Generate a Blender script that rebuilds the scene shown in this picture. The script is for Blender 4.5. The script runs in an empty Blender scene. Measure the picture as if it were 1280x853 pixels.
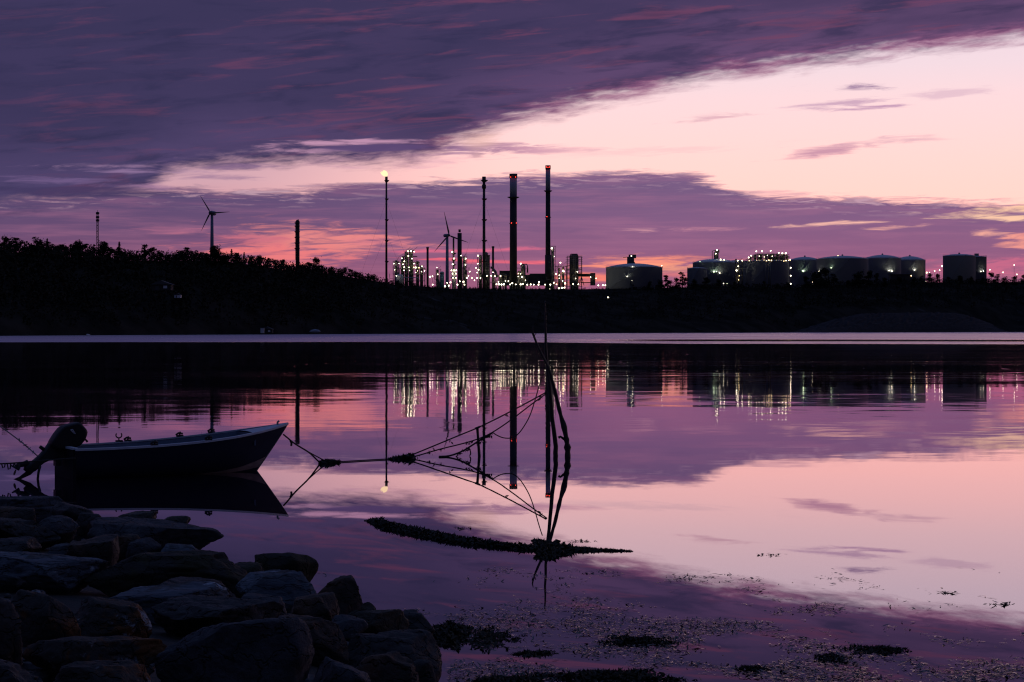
import bpy, bmesh, math, random
from mathutils import Vector, noise as mn

random.seed(7)
F = 2489.0          # focal length in pixels of the 1280 px wide photograph (70 mm lens)
HOR = 411.0         # row of the horizon
H = 2.6             # eye height above the water
scene = bpy.context.scene
COL = scene.collection
R = math.radians


def lin(c):
    return tuple(((v / 255) / 12.92 if v / 255 <= .04045 else ((v / 255 + .055) / 1.055) ** 2.4) for v in c)


def W(px, py, d):
    """world point seen at pixel (px, py) at distance d"""
    return Vector(((px - 640) / F * d, d, H + (HOR - py) / F * d))


def on_water(px, py, z=0.0):
    d = (H - z) * F / (py - HOR)
    return Vector(((px - 640) / F * d, d, z))


def interp(x, pts):
    if x <= pts[0][0]:
        return pts[0][1]
    for (a, b), (c, e) in zip(pts, pts[1:]):
        if x <= c:
            return b + (e - b) * (x - a) / (c - a)
    return pts[-1][1]


# ------------------------------------------------------------------ node helper
class NG:
    def __init__(s, nt):
        s.nt = nt
        nt.nodes.clear()

    def n(s, t, **kw):
        nd = s.nt.nodes.new(t)
        for k, v in kw.items():
            setattr(nd, k, v)
        return nd

    def put(s, sock, v):
        if v is None:
            return
        if hasattr(v, 'is_output') or isinstance(v, bpy.types.NodeSocket):
            s.nt.links.new(v, sock)
        else:
            if sock.type == 'RGBA' and not isinstance(v, (int, float)) and len(v) == 3:
                v = (*v, 1)
            sock.default_value = v

    def m(s, op, a, b=None, c=None, clamp=False):
        nd = s.n('ShaderNodeMath', operation=op)
        nd.use_clamp = clamp
        for i, v in enumerate((a, b, c)):
            s.put(nd.inputs[i], v)
        return nd.outputs[0]

    def add(s, a, b): return s.m('ADD', a, b)
    def sub(s, a, b): return s.m('SUBTRACT', a, b)
    def mul(s, a, b): return s.m('MULTIPLY', a, b)

    def ss(s, x, lo, hi, tmin=0.0, tmax=1.0):
        nd = s.n('ShaderNodeMapRange', interpolation_type='SMOOTHSTEP')
        for i, v in enumerate((x, lo, hi, tmin, tmax)):
            s.put(nd.inputs[i], v)
        return nd.outputs[0]

    def comb(s, x, y, z=0.0):
        nd = s.n('ShaderNodeCombineXYZ')
        for i, v in enumerate((x, y, z)):
            s.put(nd.inputs[i], v)
        return nd.outputs[0]

    def sep(s, v):
        nd = s.n('ShaderNodeSeparateXYZ')
        s.put(nd.inputs[0], v)
        return nd.outputs

    def noise(s, vec, scale=1.0, detail=4.0, rough=.55, dist=0.0, out=0):
        nd = s.n('ShaderNodeTexNoise')
        s.put(nd.inputs['Vector'], vec)
        nd.inputs['Scale'].default_value = scale
        nd.inputs['Detail'].default_value = detail
        nd.inputs['Roughness'].default_value = rough
        nd.inputs['Distortion'].default_value = dist
        return nd.outputs[out]

    def mix(s, f, a, b, blend='MIX'):
        nd = s.n('ShaderNodeMix', data_type='RGBA', blend_type=blend)
        s.put(nd.inputs[0], f)
        s.put(nd.inputs[6], a)
        s.put(nd.inputs[7], b)
        return nd.outputs[2]

    def ramp(s, f, stops, interp='LINEAR'):
        nd = s.n('ShaderNodeValToRGB')
        s.put(nd.inputs[0], f)
        cr = nd.color_ramp
        cr.interpolation = interp
        while len(cr.elements) < len(stops):
            cr.elements.new(.5)
        for e, (p, c) in zip(cr.elements, stops):
            e.position = p
            e.color = (*c, 1) if len(c) == 3 else c
        return nd.outputs[0]

    def curve(s, x, pts):
        nd = s.n('ShaderNodeFloatCurve')
        s.put(nd.inputs['Value'], x)
        c = nd.mapping.curves[0]
        while len(c.points) < len(pts):
            c.points.new(.5, .5)
        for p, (a, b) in zip(c.points, pts):
            p.location = (a, b)
            p.handle_type = 'AUTO_CLAMPED'
        nd.mapping.update()
        return nd.outputs[0]


def new_mat(name):
    m = bpy.data.materials.new(name)
    m.use_nodes = True
    return m, NG(m.node_tree)


def surf(name, c1, c2, scale=3.0, rough=.7, rough2=None, metal=0.0, bump=0.0, bscale=20.0, stretch=(1, 1, 1), coat=0.0, spec=.5,
         extra=None, crack=0.0):
    """procedural surface: two colours broken up by noise, bumped"""
    m, g = new_mat(name)
    tc = g.n('ShaderNodeTexCoord')
    mp = g.n('ShaderNodeMapping')
    g.put(mp.inputs[0], tc.outputs['Object'])
    mp.inputs['Scale'].default_value = stretch
    v = mp.outputs[0]
    f = g.ss(g.noise(v, scale, 6, .6), .35, .65)
    col = g.mix(f, c1, c2)
    if extra:                       # (colour, noise scale, low, high) patches
        for (c, sc, lo, hi, off) in extra:
            mp2 = g.n('ShaderNodeMapping')
            g.put(mp2.inputs[0], tc.outputs['Object'])
            mp2.inputs['Location'].default_value = (off, off * .7, off * 1.3)
            k = g.ss(g.noise(mp2.outputs[0], sc, 7, .65, .3), lo, hi)
            col = g.mix(k, col, c)
    b = g.n('ShaderNodeBsdfPrincipled')
    g.put(b.inputs['Base Color'], col)
    if rough2 is None:
        b.inputs['Roughness'].default_value = rough
    else:
        g.put(b.inputs['Roughness'], g.ss(g.noise(v, scale * 2.3, 4), .3, .7, rough, rough2))
    b.inputs['Metallic'].default_value = metal
    b.inputs['Coat Weight'].default_value = coat
    b.inputs['Specular IOR Level'].default_value = spec
    if bump:
        bp = g.n('ShaderNodeBump')
        bp.inputs['Strength'].default_value = bump
        bp.inputs['Distance'].default_value = .05
        hgt = g.noise(v, bscale, 8, .65)
        if crack:
            vo = g.n('ShaderNodeTexVoronoi', feature='DISTANCE_TO_EDGE')
            wv = g.n('ShaderNodeVectorMath', operation='ADD')
            g.put(wv.inputs[0], v)
            sc = g.n('ShaderNodeVectorMath', operation='SCALE')
            g.put(sc.inputs[0], g.noise(v, 3.0, 4, .6, 0, out=1))
            sc.inputs['Scale'].default_value = .45
            g.put(wv.inputs[1], sc.outputs[0])
            mv = g.n('ShaderNodeVectorMath', operation='MULTIPLY')
            g.put(mv.inputs[0], wv.outputs[0])
            mv.inputs[1].default_value = (1.0, 1.2, 2.2)
            g.put(vo.inputs['Vector'], mv.outputs[0])
            vo.inputs['Scale'].default_value = 2.6
            hgt = g.add(hgt, g.mul(g.ss(vo.outputs['Distance'], 0.0, .035), crack))
        g.put(bp.inputs['Height'], hgt)
        g.put(b.inputs['Normal'], bp.outputs[0])
    o = g.n('ShaderNodeOutputMaterial')
    g.nt.links.new(b.outputs[0], o.inputs[0])
    return m


def glow(name, c, strength):
    m, g = new_mat(name)
    e = g.n('ShaderNodeEmission')
    g.put(e.inputs[0], c)
    e.inputs[1].default_value = strength
    o = g.n('ShaderNodeOutputMaterial')
    g.nt.links.new(e.outputs[0], o.inputs[0])
    return m


M = {}
M['steel'] = surf('steel', (.20, .20, .20), (.30, .29, .27), .3, .6)
M['steel_dark'] = surf('steel_dark', (.05, .05, .055), (.085, .08, .08), .3, .7)
M['concrete'] = surf('concrete', (.04, .04, .045), (.06, .058, .06), .15, .85)
M['concrete_pale'] = surf('concrete_pale', (.36, .41, .52), (.42, .47, .56), .15, .85)
M['tank_paint'] = surf('tank_paint', (.56, .66, .86), (.64, .73, .90), .08, .85, stretch=(1, 1, .15), spec=.2)
M['tank_roof'] = surf('tank_roof', (.72, .76, .80), (.80, .82, .84), .08, .6)
M['tank_dark'] = surf('tank_dark', (.24, .29, .42), (.30, .35, .48), .08, .6, stretch=(1, 1, .15))
M['silo_blue'] = surf('silo_blue', (.10, .26, .38), (.14, .32, .44), .2, .5)
M['white_paint'] = surf('white_paint', (.66, .67, .70), (.78, .78, .80), .3, .5)
M['turbine'] = surf('turbine', (.20, .23, .33), (.24, .27, .37), .1, .5)
M['blade'] = surf('blade', (.10, .10, .13), (.14, .13, .16), .1, .5)
M['lamp_white'] = glow('lamp_white', (1.0, .88, .60), 10)
M['lamp_warm'] = glow('lamp_warm', (1.0, .70, .33), 8)
M['lamp_green'] = glow('lamp_green', (.80, 1.0, .55), 5)
M['lamp_red'] = glow('lamp_red', (1.0, .05, .03), 7)
M['flame'] = glow('flame', (1.0, .74, .42), 1.35)
M['bark'] = surf('bark', (.035, .028, .022), (.06, .048, .04), 9, .9, bump=.6, bscale=30)
M['wet_wood'] = surf('wet_wood', (.022, .017, .015), (.045, .035, .03), 12, .55, bump=.7, bscale=26, stretch=(1, 1, .25))
M['foliage'] = surf('foliage', (.034, .034, .022), (.056, .052, .034), .4, 1.0, spec=0)
M['foliage_dark'] = surf('foliage_dark', (.028, .028, .020), (.052, .046, .034), .4, 1.0, spec=0)
M['rope'] = surf('rope', (.03, .028, .025), (.07, .06, .05), 40, .9)
M['rope_pale'] = surf('rope_pale', (.30, .29, .30), (.40, .38, .38), 40, .8)
M['weed'] = surf('weed', (.018, .016, .008), (.045, .036, .014), 6, .45, .75, spec=.4)
M['weed_wet'] = surf('weed_wet', (.02, .017, .012), (.04, .03, .02), 6, .12, .3, spec=.8)
M['hull'] = surf('hull', (.010, .014, .040), (.016, .020, .050), 1.2, .5, .65, spec=.3, stretch=(.4, 1, 1), bump=.05, bscale=5)
M['hull_in'] = surf('hull_in', (.10, .14, .22), (.15, .19, .27), 2.5, .6, bump=.08, bscale=12)
M['rail'] = surf('rail', (.55, .60, .68), (.70, .74, .80), 5, .5)
M['boot'] = surf('boot', (.26, .20, .19), (.40, .32, .30), 4, .6, stretch=(.5, 1, 2))
M['transom'] = surf('transom', (.010, .011, .018), (.015, .016, .024), 3, .8, spec=.15)
M['thwart'] = surf('thwart', (.16, .13, .11), (.24, .2, .17), 4, .6)
M['motor'] = surf('motor', (.007, .008, .012), (.012, .013, .018), 3, .45, .6, spec=.35)
M['motor_leg'] = surf('motor_leg', (.012, .012, .014), (.024, .024, .026), 6, .6)
M['decal'] = surf('decal', (.50, .54, .62), (.62, .65, .72), 20, .5)
M['brass'] = surf('brass', (.75, .62, .45), (.85, .72, .55), 20, .35)


# ------------------------------------------------------------------ mesh builder
class MB:
    def __init__(s):
        s.v, s.f, s.sm = [], [], []

    def face(s, idx, smooth=False):
        s.f.append(tuple(idx))
        s.sm.append(smooth)

    def box(s, c, size, rz=0.0):
        hx, hy, hz = size[0] / 2, size[1] / 2, size[2] / 2
        k = len(s.v)
        ca, sa = math.cos(rz), math.sin(rz)
        for dz in (-hz, hz):
            for dx, dy in ((-hx, -hy), (hx, -hy), (hx, hy), (-hx, hy)):
                s.v.append((c[0] + dx * ca - dy * sa, c[1] + dx * sa + dy * ca, c[2] + dz))
        for q in ((3, 2, 1, 0), (4, 5, 6, 7), (0, 1, 5, 4), (1, 2, 6, 5), (2, 3, 7, 6), (3, 0, 4, 7)):
            s.face([k + i for i in q])

    def tube(s, pts, rad, n=8, cap=True, squash=None):
        """pts list of vectors, rad number or list"""
        pts = [Vector(p) for p in pts]
        if not hasattr(rad, '__len__'):
            rad = [rad] * len(pts)
        k0 = len(s.v)
        up = None
        for i, p in enumerate(pts):
            t = (pts[min(i + 1, len(pts) - 1)] - pts[max(i - 1, 0)])
            if t.length < 1e-9:
                t = Vector((0, 0, 1))
            t.normalize()
            if up is None:
                up = Vector((0, 0, 1)) if abs(t.z) < .9 else Vector((1, 0, 0))
            a = up - t * up.dot(t)
            if a.length < 1e-4:
                a = t.orthogonal()
            a.normalize()
            up = a
            b = t.cross(a)
            for j in range(n):
                an = 2 * math.pi * j / n
                s.v.append(tuple(p + (a * math.cos(an) + b * math.sin(an)) * rad[i]))
        for i in range(len(pts) - 1):
            for j in range(n):
                j2 = (j + 1) % n
                s.face((k0 + i * n + j, k0 + i * n + j2, k0 + (i + 1) * n + j2, k0 + (i + 1) * n + j), True)
        if cap:
            s.face([k0 + j for j in reversed(range(n))])
            e = k0 + (len(pts) - 1) * n
            s.face([e + j for j in range(n)])

    def lathe(s, c, prof, n=24):
        """prof: list of (radius, z) from bottom to top, around the vertical through c"""
        k0 = len(s.v)
        for r, z in prof:
            for j in range(n):
                a = 2 * math.pi * j / n
                s.v.append((c[0] + r * math.cos(a), c[1] + r * math.sin(a), c[2] + z))
        for i in range(len(prof) - 1):
            sm = True
            for j in range(n):
                j2 = (j + 1) % n
                s.face((k0 + i * n + j, k0 + i * n + j2, k0 + (i + 1) * n + j2, k0 + (i + 1) * n + j), sm)
        s.face([k0 + j for j in reversed(range(n))])
        e = k0 + (len(prof) - 1) * n
        s.face([e + j for j in range(n)])

    def leaf(s, c, size, asp=1.0, tilt=1.0, rng=random):
        """one small leaf-sized quad in a random attitude"""
        n = Vector((rng.gauss(0, tilt), rng.gauss(0, tilt), 1)).normalized()
        a = n.orthogonal().normalized()
        b = n.cross(a)
        an = rng.uniform(0, 6.283)
        u = (a * math.cos(an) + b * math.sin(an)) * size * asp
        w = (b * math.cos(an) - a * math.sin(an)) * size
        c = Vector(c)
        k = len(s.v)
        s.v += [tuple(c - u), tuple(c - w * .55 + u * .1), tuple(c + u), tuple(c + w * .55 - u * .1)]
        s.face((k, k + 1, k + 2, k + 3))

    def build(s, name, mat, parent=None, off=None):
        """link as ONE object; vertices are world coordinates unless off says otherwise"""
        if off is None:
            off = Vector((0, 0, 0))
            p = parent
            while p is not None:
                off = off + p.location
                p = p.parent
        off = Vector(off)
        me = bpy.data.meshes.new(name)
        me.from_pydata([(x - off.x, y - off.y, z - off.z) for x, y, z in s.v], [], s.f)
        me.polygons.foreach_set('use_smooth', s.sm)
        me.materials.append(M[mat] if isinstance(mat, str) else mat)
        me.update()
        o = bpy.data.objects.new(name, me)
        COL.objects.link(o)
        if parent is not None:
            o.parent = parent
        return o


def tag(o, label=None, cat=None, group=None, kind=None):
    if label:
        o['label'] = label
    if cat:
        o['category'] = cat
    if group:
        o['group'] = group
    if kind:
        o['kind'] = kind
    return o


def thing(name, label, cat, loc, group=None):
    o = bpy.data.objects.new(name, None)
    COL.objects.link(o)
    o.location = loc
    o.empty_display_size = .3
    return tag(o, label, cat, group)


def dup(root, loc, label=None, group=None, scale=None, rz=None):
    r = root.copy()
    COL.objects.link(r)
    r.location = loc
    if scale is not None:
        r.scale = scale
    if rz is not None:
        r.rotation_euler = (0, 0, rz)
    if label:
        r['label'] = label
    if group:
        r['group'] = group
    for ch in list(root.children):
        c = ch.copy()
        COL.objects.link(c)
        c.parent = r
        for gch in list(ch.children):
            d = gch.copy()
            COL.objects.link(d)
            d.parent = c
    return r


#SKY
# ================================================================== SKY
def ang(px, py):
    a = math.atan((px - 640) / F)
    e = math.atan((HOR - py) / F * math.cos(a))
    return math.degrees(a), math.degrees(e)


world = bpy.data.worlds.new('World')
scene.world = world
world.use_nodes = True
g = NG(world.node_tree)
tc = g.n('ShaderNodeTexCoord')
nx, ny, nz = g.sep(tc.outputs['Generated'])
A = g.mul(g.m('ARCTAN2', nx, ny), 57.29578)
E = g.mul(g.m('ARCSINE', nz), 57.29578)
AC = 24.0      # the azimuth curves run from -AC to +AC degrees
EC = 16.0
an = g.m('MULTIPLY_ADD', A, 1 / (2 * AC), .5, clamp=True)


def az_curve(pts):
    out = []
    for px, py in pts:
        a, e = ang(px, py)
        out.append((max(0, min(1, a / (2 * AC) + .5)), max(0, min(1, e / EC))))
    return g.mul(g.curve(an, out), EC)


# streak coordinates: clouds are drawn out along the wind, rising slightly to the right
T = g.sub(E, g.mul(A, .085))
n_big = g.noise(g.comb(g.mul(A, 1 / 7.0), g.mul(T, 1 / 1.3), 3.1), 1, 5, .55, .2)
n_mid = g.noise(g.comb(g.mul(A, 1 / 2.6), g.mul(T, 1 / .42), 7.7), 1, 6, .6, .35)
n_fine = g.noise(g.comb(g.mul(A, 1 / .9), g.mul(T, 1 / .17), 1.3), 1, 6, .62, .4)
n_flat = g.noise(g.comb(g.mul(A, 1 / 3.4), g.mul(E, 1 / .22), 5.3), 1, 5, .6, .2)
n_rag = g.noise(g.comb(g.mul(A, 1 / 1.5), g.mul(g.sub(E, g.mul(A, .03)), 1 / .16), 15.1), 1, 7, .62, .6)
n_wisp = g.noise(g.comb(g.mul(A, 1 / 1.3), g.mul(E, 1 / .12), 9.1), 1, 6, .65, .5)

# clear evening sky, pale pink over peach
e01 = g.m('MULTIPLY', E, 1 / 12.0, clamp=True)
def hot(c, k):          # afterglow: the red of the low sky is brighter than the picture can hold
    c = lin(c)
    return (c[0] * k, c[1], c[2])


clear_r = g.ramp(e01, [(0.0, hot((236, 130, 120), 1.1)), (.16, hot((250, 170, 150), 1.25)), (.30, hot((253, 217, 204), 1.34)), (.40, hot((252, 219, 212), 1.24)), (.48, hot((250, 220, 219), 1.12)),
                       (.62, hot((247, 221, 229), 1.0)), (1.0, lin((226, 208, 230)))])
clear_l = g.ramp(e01, [(0.0, lin((225, 120, 120))), (.20, lin((224, 148, 150))), (.35, lin((212, 166, 178))), (.5, lin((194, 154, 176))),
                       (1.0, lin((170, 150, 180)))])
lr = g.ss(A, -9.5, 1.5)
col = g.mix(lr, clear_l, clear_r)

# thin stray cloud wisps inside the clear band
def spot(px, py, rx, ry, tilt=0.0):
    a, e = ang(px, py)
    da = g.sub(A, a)
    de = g.sub(g.sub(E, e), g.mul(da, tilt))
    q = g.add(g.m('POWER', g.m('ABSOLUTE', g.mul(da, F / 57.3 / rx)), 2.0), g.m('POWER', g.m('ABSOLUTE', g.mul(de, F / 57.3 / ry)), 2.0))
    return g.m('EXPONENT', g.mul(q, -1.0))


def ragged(px, py, rx, ry, tl, k, lo=.3):
    v = g.add(g.mul(spot(px, py, rx * 1.25, ry * 1.35, tl), 1.25), g.mul(g.sub(n_rag, .5), 3.0))
    return g.mul(g.mul(g.ss(v, .22 + lo, 1.15 + lo), k), g.ss(spot(px, py, rx * 1.25, ry * 1.35, tl), .015, .14))


for (px, py, rx, ry, tl, c, k, lo, hi) in [
        (1080, 109, 44, 4.5, 0, (140, 105, 150), 1.0, .28, .50),
        (1046, 131, 60, 5, .06, (205, 165, 190), .9, .36, .58),
        (1090, 135, 40, 3.5, .06, (190, 145, 180), .9, .32, .56),
        (1175, 118, 60, 6, .05, (228, 190, 205), .8, .38, .6),
        (885, 147, 46, 4, .05, (226, 178, 190), .9, .36, .56),
        (1040, 188, 58, 7, .10, (205, 150, 172), .95, .30, .55),
        (1130, 175, 70, 5, .06, (226, 178, 190), .8, .38, .58),
        (968, 242, 60, 4, .0, (226, 172, 180), .8, .36, .55),
        (620, 186, 60, 8, .03, (170, 120, 155), .9, .34, .58),
        (560, 187, 70, 6, .0, (150, 110, 150), .9, .32, .52),
        (690, 186, 60, 6, .0, (215, 160, 180), .8, .38, .58),
        (470, 200, 120, 9, .02, (218, 165, 185), .6, .40, .62),
        (596, 168, 26, 22, -.2, (226, 180, 172), .7, .30, .70),
        (800, 190, 140, 5, .05, (236, 196, 200), .5, .42, .62)]:
    f = ragged(px, py, rx, ry, tl, k)
    col = g.mix(f, col, lin(c))

# lower cloud bank over the refinery
edge_l = az_curve([(-420, 245), (-100, 245), (60, 243), (150, 236), (215, 233), (300, 236), (400, 233), (450, 226), (520, 224), (580, 222), (640, 217), (700, 216),
                   (760, 212), (830, 213), (880, 220), (920, 234), (960, 243), (1040, 245), (1150, 247), (1280, 251), (1500, 251), (1700, 250)])
wob = g.add(g.mul(g.sub(n_wisp, .5), .8), g.mul(g.sub(n_flat, .5), .55))
d_l = g.add(g.sub(edge_l, E), wob)
m_l = g.ss(d_l, -.06, .22)
eb = g.m('MULTIPLY', E, 1 / 5.0, clamp=True)
bank_r = g.ramp(eb, [(0.0, lin((184, 100, 132))), (.30, lin((166, 101, 134))), (.45, lin((152, 101, 138))), (.62, lin((140, 101, 140))), (.80, lin((128, 99, 138))),
                     (1.0, lin((132, 104, 144)))])
bank_l = g.ramp(eb, [(0.0, lin((160, 84, 116))), (.35, lin((136, 86, 120))), (.55, lin((110, 82, 120))), (.75, lin((94, 78, 118))), (1.0, lin((88, 74, 114)))])
bank = g.mix(1.0, g.mix(g.ss(A, -13.0, 6.0), bank_l, bank_r), (.90, .88, .90), 'MULTIPLY')
bank = g.mix(g.mul(g.ss(n_flat, .40, .75), .30), bank, lin((190, 120, 150)))
bank = g.mix(g.mul(g.ss(n_mid, .55, .80), .40), bank, lin((92, 72, 116)))
col = g.mix(m_l, col, bank)
# bright ragged rim of the bank
rim = g.mul(g.mul(g.ss(d_l, .0, .12), g.sub(1.0, g.ss(d_l, .20, .75))), g.ss(n_wisp, .52, .66))
col = g.mix(g.mul(rim, .55), col, lin((236, 190, 200)))
# gaps through which the afterglow shows
for (px, py, rx, ry, tl, c, k, lo, hi) in [
        (395, 302, 95, 17, -.04, (236, 138, 135), 1.0, .20, .55),
        (345, 318, 95, 16, -.03, (236, 125, 128), 1.0, .25, .60),
        (470, 303, 60, 5, .0, (226, 130, 140), .9, .30, .55),
        (310, 299, 60, 8, 0, (200, 110, 130), .8, .3, .6),
        (210, 287, 60, 5, 0, (170, 105, 135), .8, .35, .60),
        (560, 314, 110, 2.6, .02, (226, 110, 140), .9, .25, .5),
        (625, 327, 120, 2.4, -.03, (236, 105, 125), 1.0, .22, .5),
        (800, 328, 92, 6.5, .0, (255, 150, 125), 1.0, .22, .45),
        (850, 335, 60, 7, .0, (255, 165, 130), .9, .30, .55),
        (745, 347, 70, 7, .0, (255, 135, 115), .9, .25, .50),
        (850, 345, 45, 5, .0, (240, 130, 125), .8, .30, .55),
        (1240, 271, 60, 5.0, -.03, (255, 204, 172), 1.0, .22, .42),
        (1300, 262, 80, 6.5, .0, (255, 205, 170), 1.0, .22, .45),
        (1232, 292, 28, 5, .0, (255, 180, 160), .9, .35, .55),
        (1290, 303, 40, 13, .0, (250, 160, 145), .9, .32, .60),
        (1030, 281, 90, 3.2, .05, (255, 192, 175), .95, .46, .58),
        (1120, 284, 50, 3.2, .06, (255, 182, 168), .95, .46, .60),
        (805, 288, 30, 2.6, .0, (225, 160, 170), .9, .45, .54),
        (880, 287, 60, 3, .0, (200, 135, 155), .8, .36, .54),
        (1250, 335, 90, 12, .0, (215, 110, 140), .7, .20, .7),
        (1020, 335, 160, 10, .0, (205, 105, 138), .5, .25, .7)]:
    f = ragged(px, py, rx, ry, tl, k, lo)
    col = g.mix(f, col, lin(c))

# upper cloud deck, its lower edge slanting up to the right
edge_u = az_curve([(-420, 266), (-100, 264), (0, 260), (110, 252), (180, 236), (212, 216), (250, 208), (300, 202), (400, 200), (490, 198), (525, 194), (552, 183), (578, 170), (605, 161), (650, 148), (700, 135), (760, 121),
                   (830, 107), (900, 94), (980, 83), (1060, 73), (1140, 63), (1200, 55), (1280, 46), (1500, 18), (1700, -10)])
wob2 = g.add(g.mul(g.sub(n_fine, .5), .7), g.add(g.mul(g.sub(n_mid, .5), 1.0), g.mul(g.sub(n_big, .5), .5)))
d_u = g.add(g.sub(E, edge_u), wob2)
m_u = g.ss(d_u, -.34, .34)
deck_far = g.ss(g.sub(E, edge_u), .2, 2.6)
lt = g.ss(A, -14.0, 13.0)
deck_edge = g.mix(lt, lin((80, 68, 108)), lin((102, 74, 112)))
deck_in = g.mix(lt, lin((63, 56, 92)), lin((75, 61, 97)))
deck = g.mix(deck_far, deck_edge, deck_in)
deck = g.mix(g.mul(g.ss(n_big, .40, .68), .55), deck, lin((56, 52, 86)))
deck = g.mix(g.mul(g.ss(n_mid, .48, .70), .65), deck, lin((48, 47, 80)))
red = g.mul(g.ss(g.noise(g.comb(g.mul(A, 1 / 3.0), g.mul(T, 1 / .32), 21.5), 1, 6, .62, .6), .50, .70), g.ss(A, -17.0, 0.0, .35, 1.0))
deck = g.mix(g.mul(red, .58), deck, lin((122, 68, 98)))
fr = g.mul(g.mul(g.sub(1.0, g.ss(d_u, .12, .55)), g.ss(n_mid, .38, .6)), g.ss(A, -6.0, 4.0))
deck = g.mix(g.mul(fr, .62), deck, lin((176, 106, 146)))
col = g.mix(m_u, col, deck)
# thin gaps near the low left end of the deck
for (px, py, rx, ry, tl, c, k, lo, hi) in [
        (170, 213, 80, 4, 0, (150, 120, 160), .8, .42, .62), (150, 208, 60, 3, 0, (165, 130, 165), .7, .45, .65),
        (440, 178, 110, 4, .03, (200, 150, 180), .9, .15, .55), (270, 222, 60, 5, 0, (150, 115, 150), .7, .4, .6), (290, 208, 60, 5, 0, (120, 92, 134), .8, .4, .6), (390, 188, 60, 3, .02, (190, 145, 175), .8, .40, .6),
        (180, 235, 40, 5, 0, (160, 120, 155), .7, .40, .62), (85, 226, 70, 5, 0, (125, 100, 145), .6, .4, .65)]:
    f = ragged(px, py, rx, ry, tl, k)
    col = g.mix(f, col, lin(c))
dark = g.mul(g.ss(g.mul(spot(110, 240, 110, 7, 0), g.add(n_wisp, .4)), .2, .6), .7)
col = g.mix(dark, col, lin((66, 56, 94)))
dark = g.mul(g.ss(g.mul(spot(470, 185, 70, 4.5, .02), g.add(n_wisp, .4)), .2, .5), .9)
col = g.mix(dark, col, lin((92, 72, 116)))

# overhead and behind the viewer: dim blue dusk under the same cloud
up = g.ss(E, 11.0, 40.0)
over = g.mix(g.ss(g.noise(tc.outputs['Generated'], 3.0, 5, .6), .35, .7), lin((54, 69, 110)), lin((70, 85, 128)))
col = g.mix(up, col, over)
back = g.mul(g.ss(ny, .45, -.15), g.ss(E, 55.0, 18.0))
col = g.mix(g.mul(back, .95), col, lin((19, 22, 36)))
bg = g.n('ShaderNodeBackground')
g.put(bg.inputs[0], col)
bg.inputs[1].default_value = 1.0
wo = g.n('ShaderNodeOutputWorld')
g.nt.links.new(bg.outputs[0], wo.inputs[0])
world.cycles.sampling_method = 'MANUAL'
world.cycles.sample_map_resolution = 512

# the sun has gone down behind the tanks: a last very weak warm light
sun = bpy.data.lights.new('sun', 'SUN')
sun.energy = .02
sun.angle = R(.5)
sun.color = (1.0, .62, .48)
so = bpy.data.objects.new('sun', sun)
COL.objects.link(so)
sa, se = ang(1250, 330)
so.rotation_euler = (R(90 - .7), 0, R(180 - sa))

# ================================================================== CAMERA
cam = bpy.data.cameras.new('camera')
cam.sensor_width = 36.0
cam.lens = F / 1280 * 36
cam.shift_y = (HOR - 426.5) / 1280 * -1 * -1
cam.clip_start = .1
cam.clip_end = 30000
co = bpy.data.objects.new('camera', cam)
COL.objects.link(co)
co.location = (0, 0, H)
co.rotation_euler = (R(90), 0, 0)
cam.shift_y = (HOR - 426.5) / 1280
scene.camera = co
scene.view_settings.view_transform = 'Standard'
scene.view_settings.look = 'None'
scene.view_settings.exposure = 0
scene.view_settings.gamma = 1
scene.render.engine = 'CYCLES'
scene.cycles.use_denoising = True
scene.cycles.max_bounces = 5
scene.cycles.sample_clamp_indirect = 6
scene.cycles.filter_width = 1.2

#WATER
# ================================================================== WATER
wm, g = new_mat('water')
geo = g.n('ShaderNodeNewGeometry')
X, Y, Z = g.sep(geo.outputs['Position'])
Rd = g.m('SQRT', g.add(g.mul(X, X), g.mul(Y, Y)))
azw = g.m('DIVIDE', X, g.m('MAXIMUM', Y, 1.0))
# wave slopes: short ripples whose crests run across the view, longer swell, calm patches between
rip = g.noise(g.comb(g.mul(X, .55), g.mul(Y, 1.5), 0), 1, 3, .55, 0, out=1)
swl = g.noise(g.comb(g.mul(X, .10), g.mul(Y, .30), 4), 1, 3, .5, 0, out=1)
patch = g.ss(g.noise(g.comb(g.mul(X, .018), g.mul(Y, .05), 9), 1, 3, .5), .36, .66)
amp = g.curve(g.m('MULTIPLY', Rd, 1 / 400.0, clamp=True), [(0, .02), (.06, .03), (.095, .12), (.15, .55), (.25, .85), (.4, .9), (.8, .8), (1, .8)])
amp = g.mul(amp, g.add(g.mul(patch, .8), .35))
rs = g.sep(rip)
sw = g.sep(swl)
ax = g.mul(g.add(g.sub(rs[0], .5), g.mul(g.sub(sw[0], .5), .8)), g.mul(amp, .026))
ay = g.mul(g.add(g.sub(rs[1], .5), g.mul(g.sub(sw[1], .5), .8)), g.mul(amp, .026))
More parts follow.
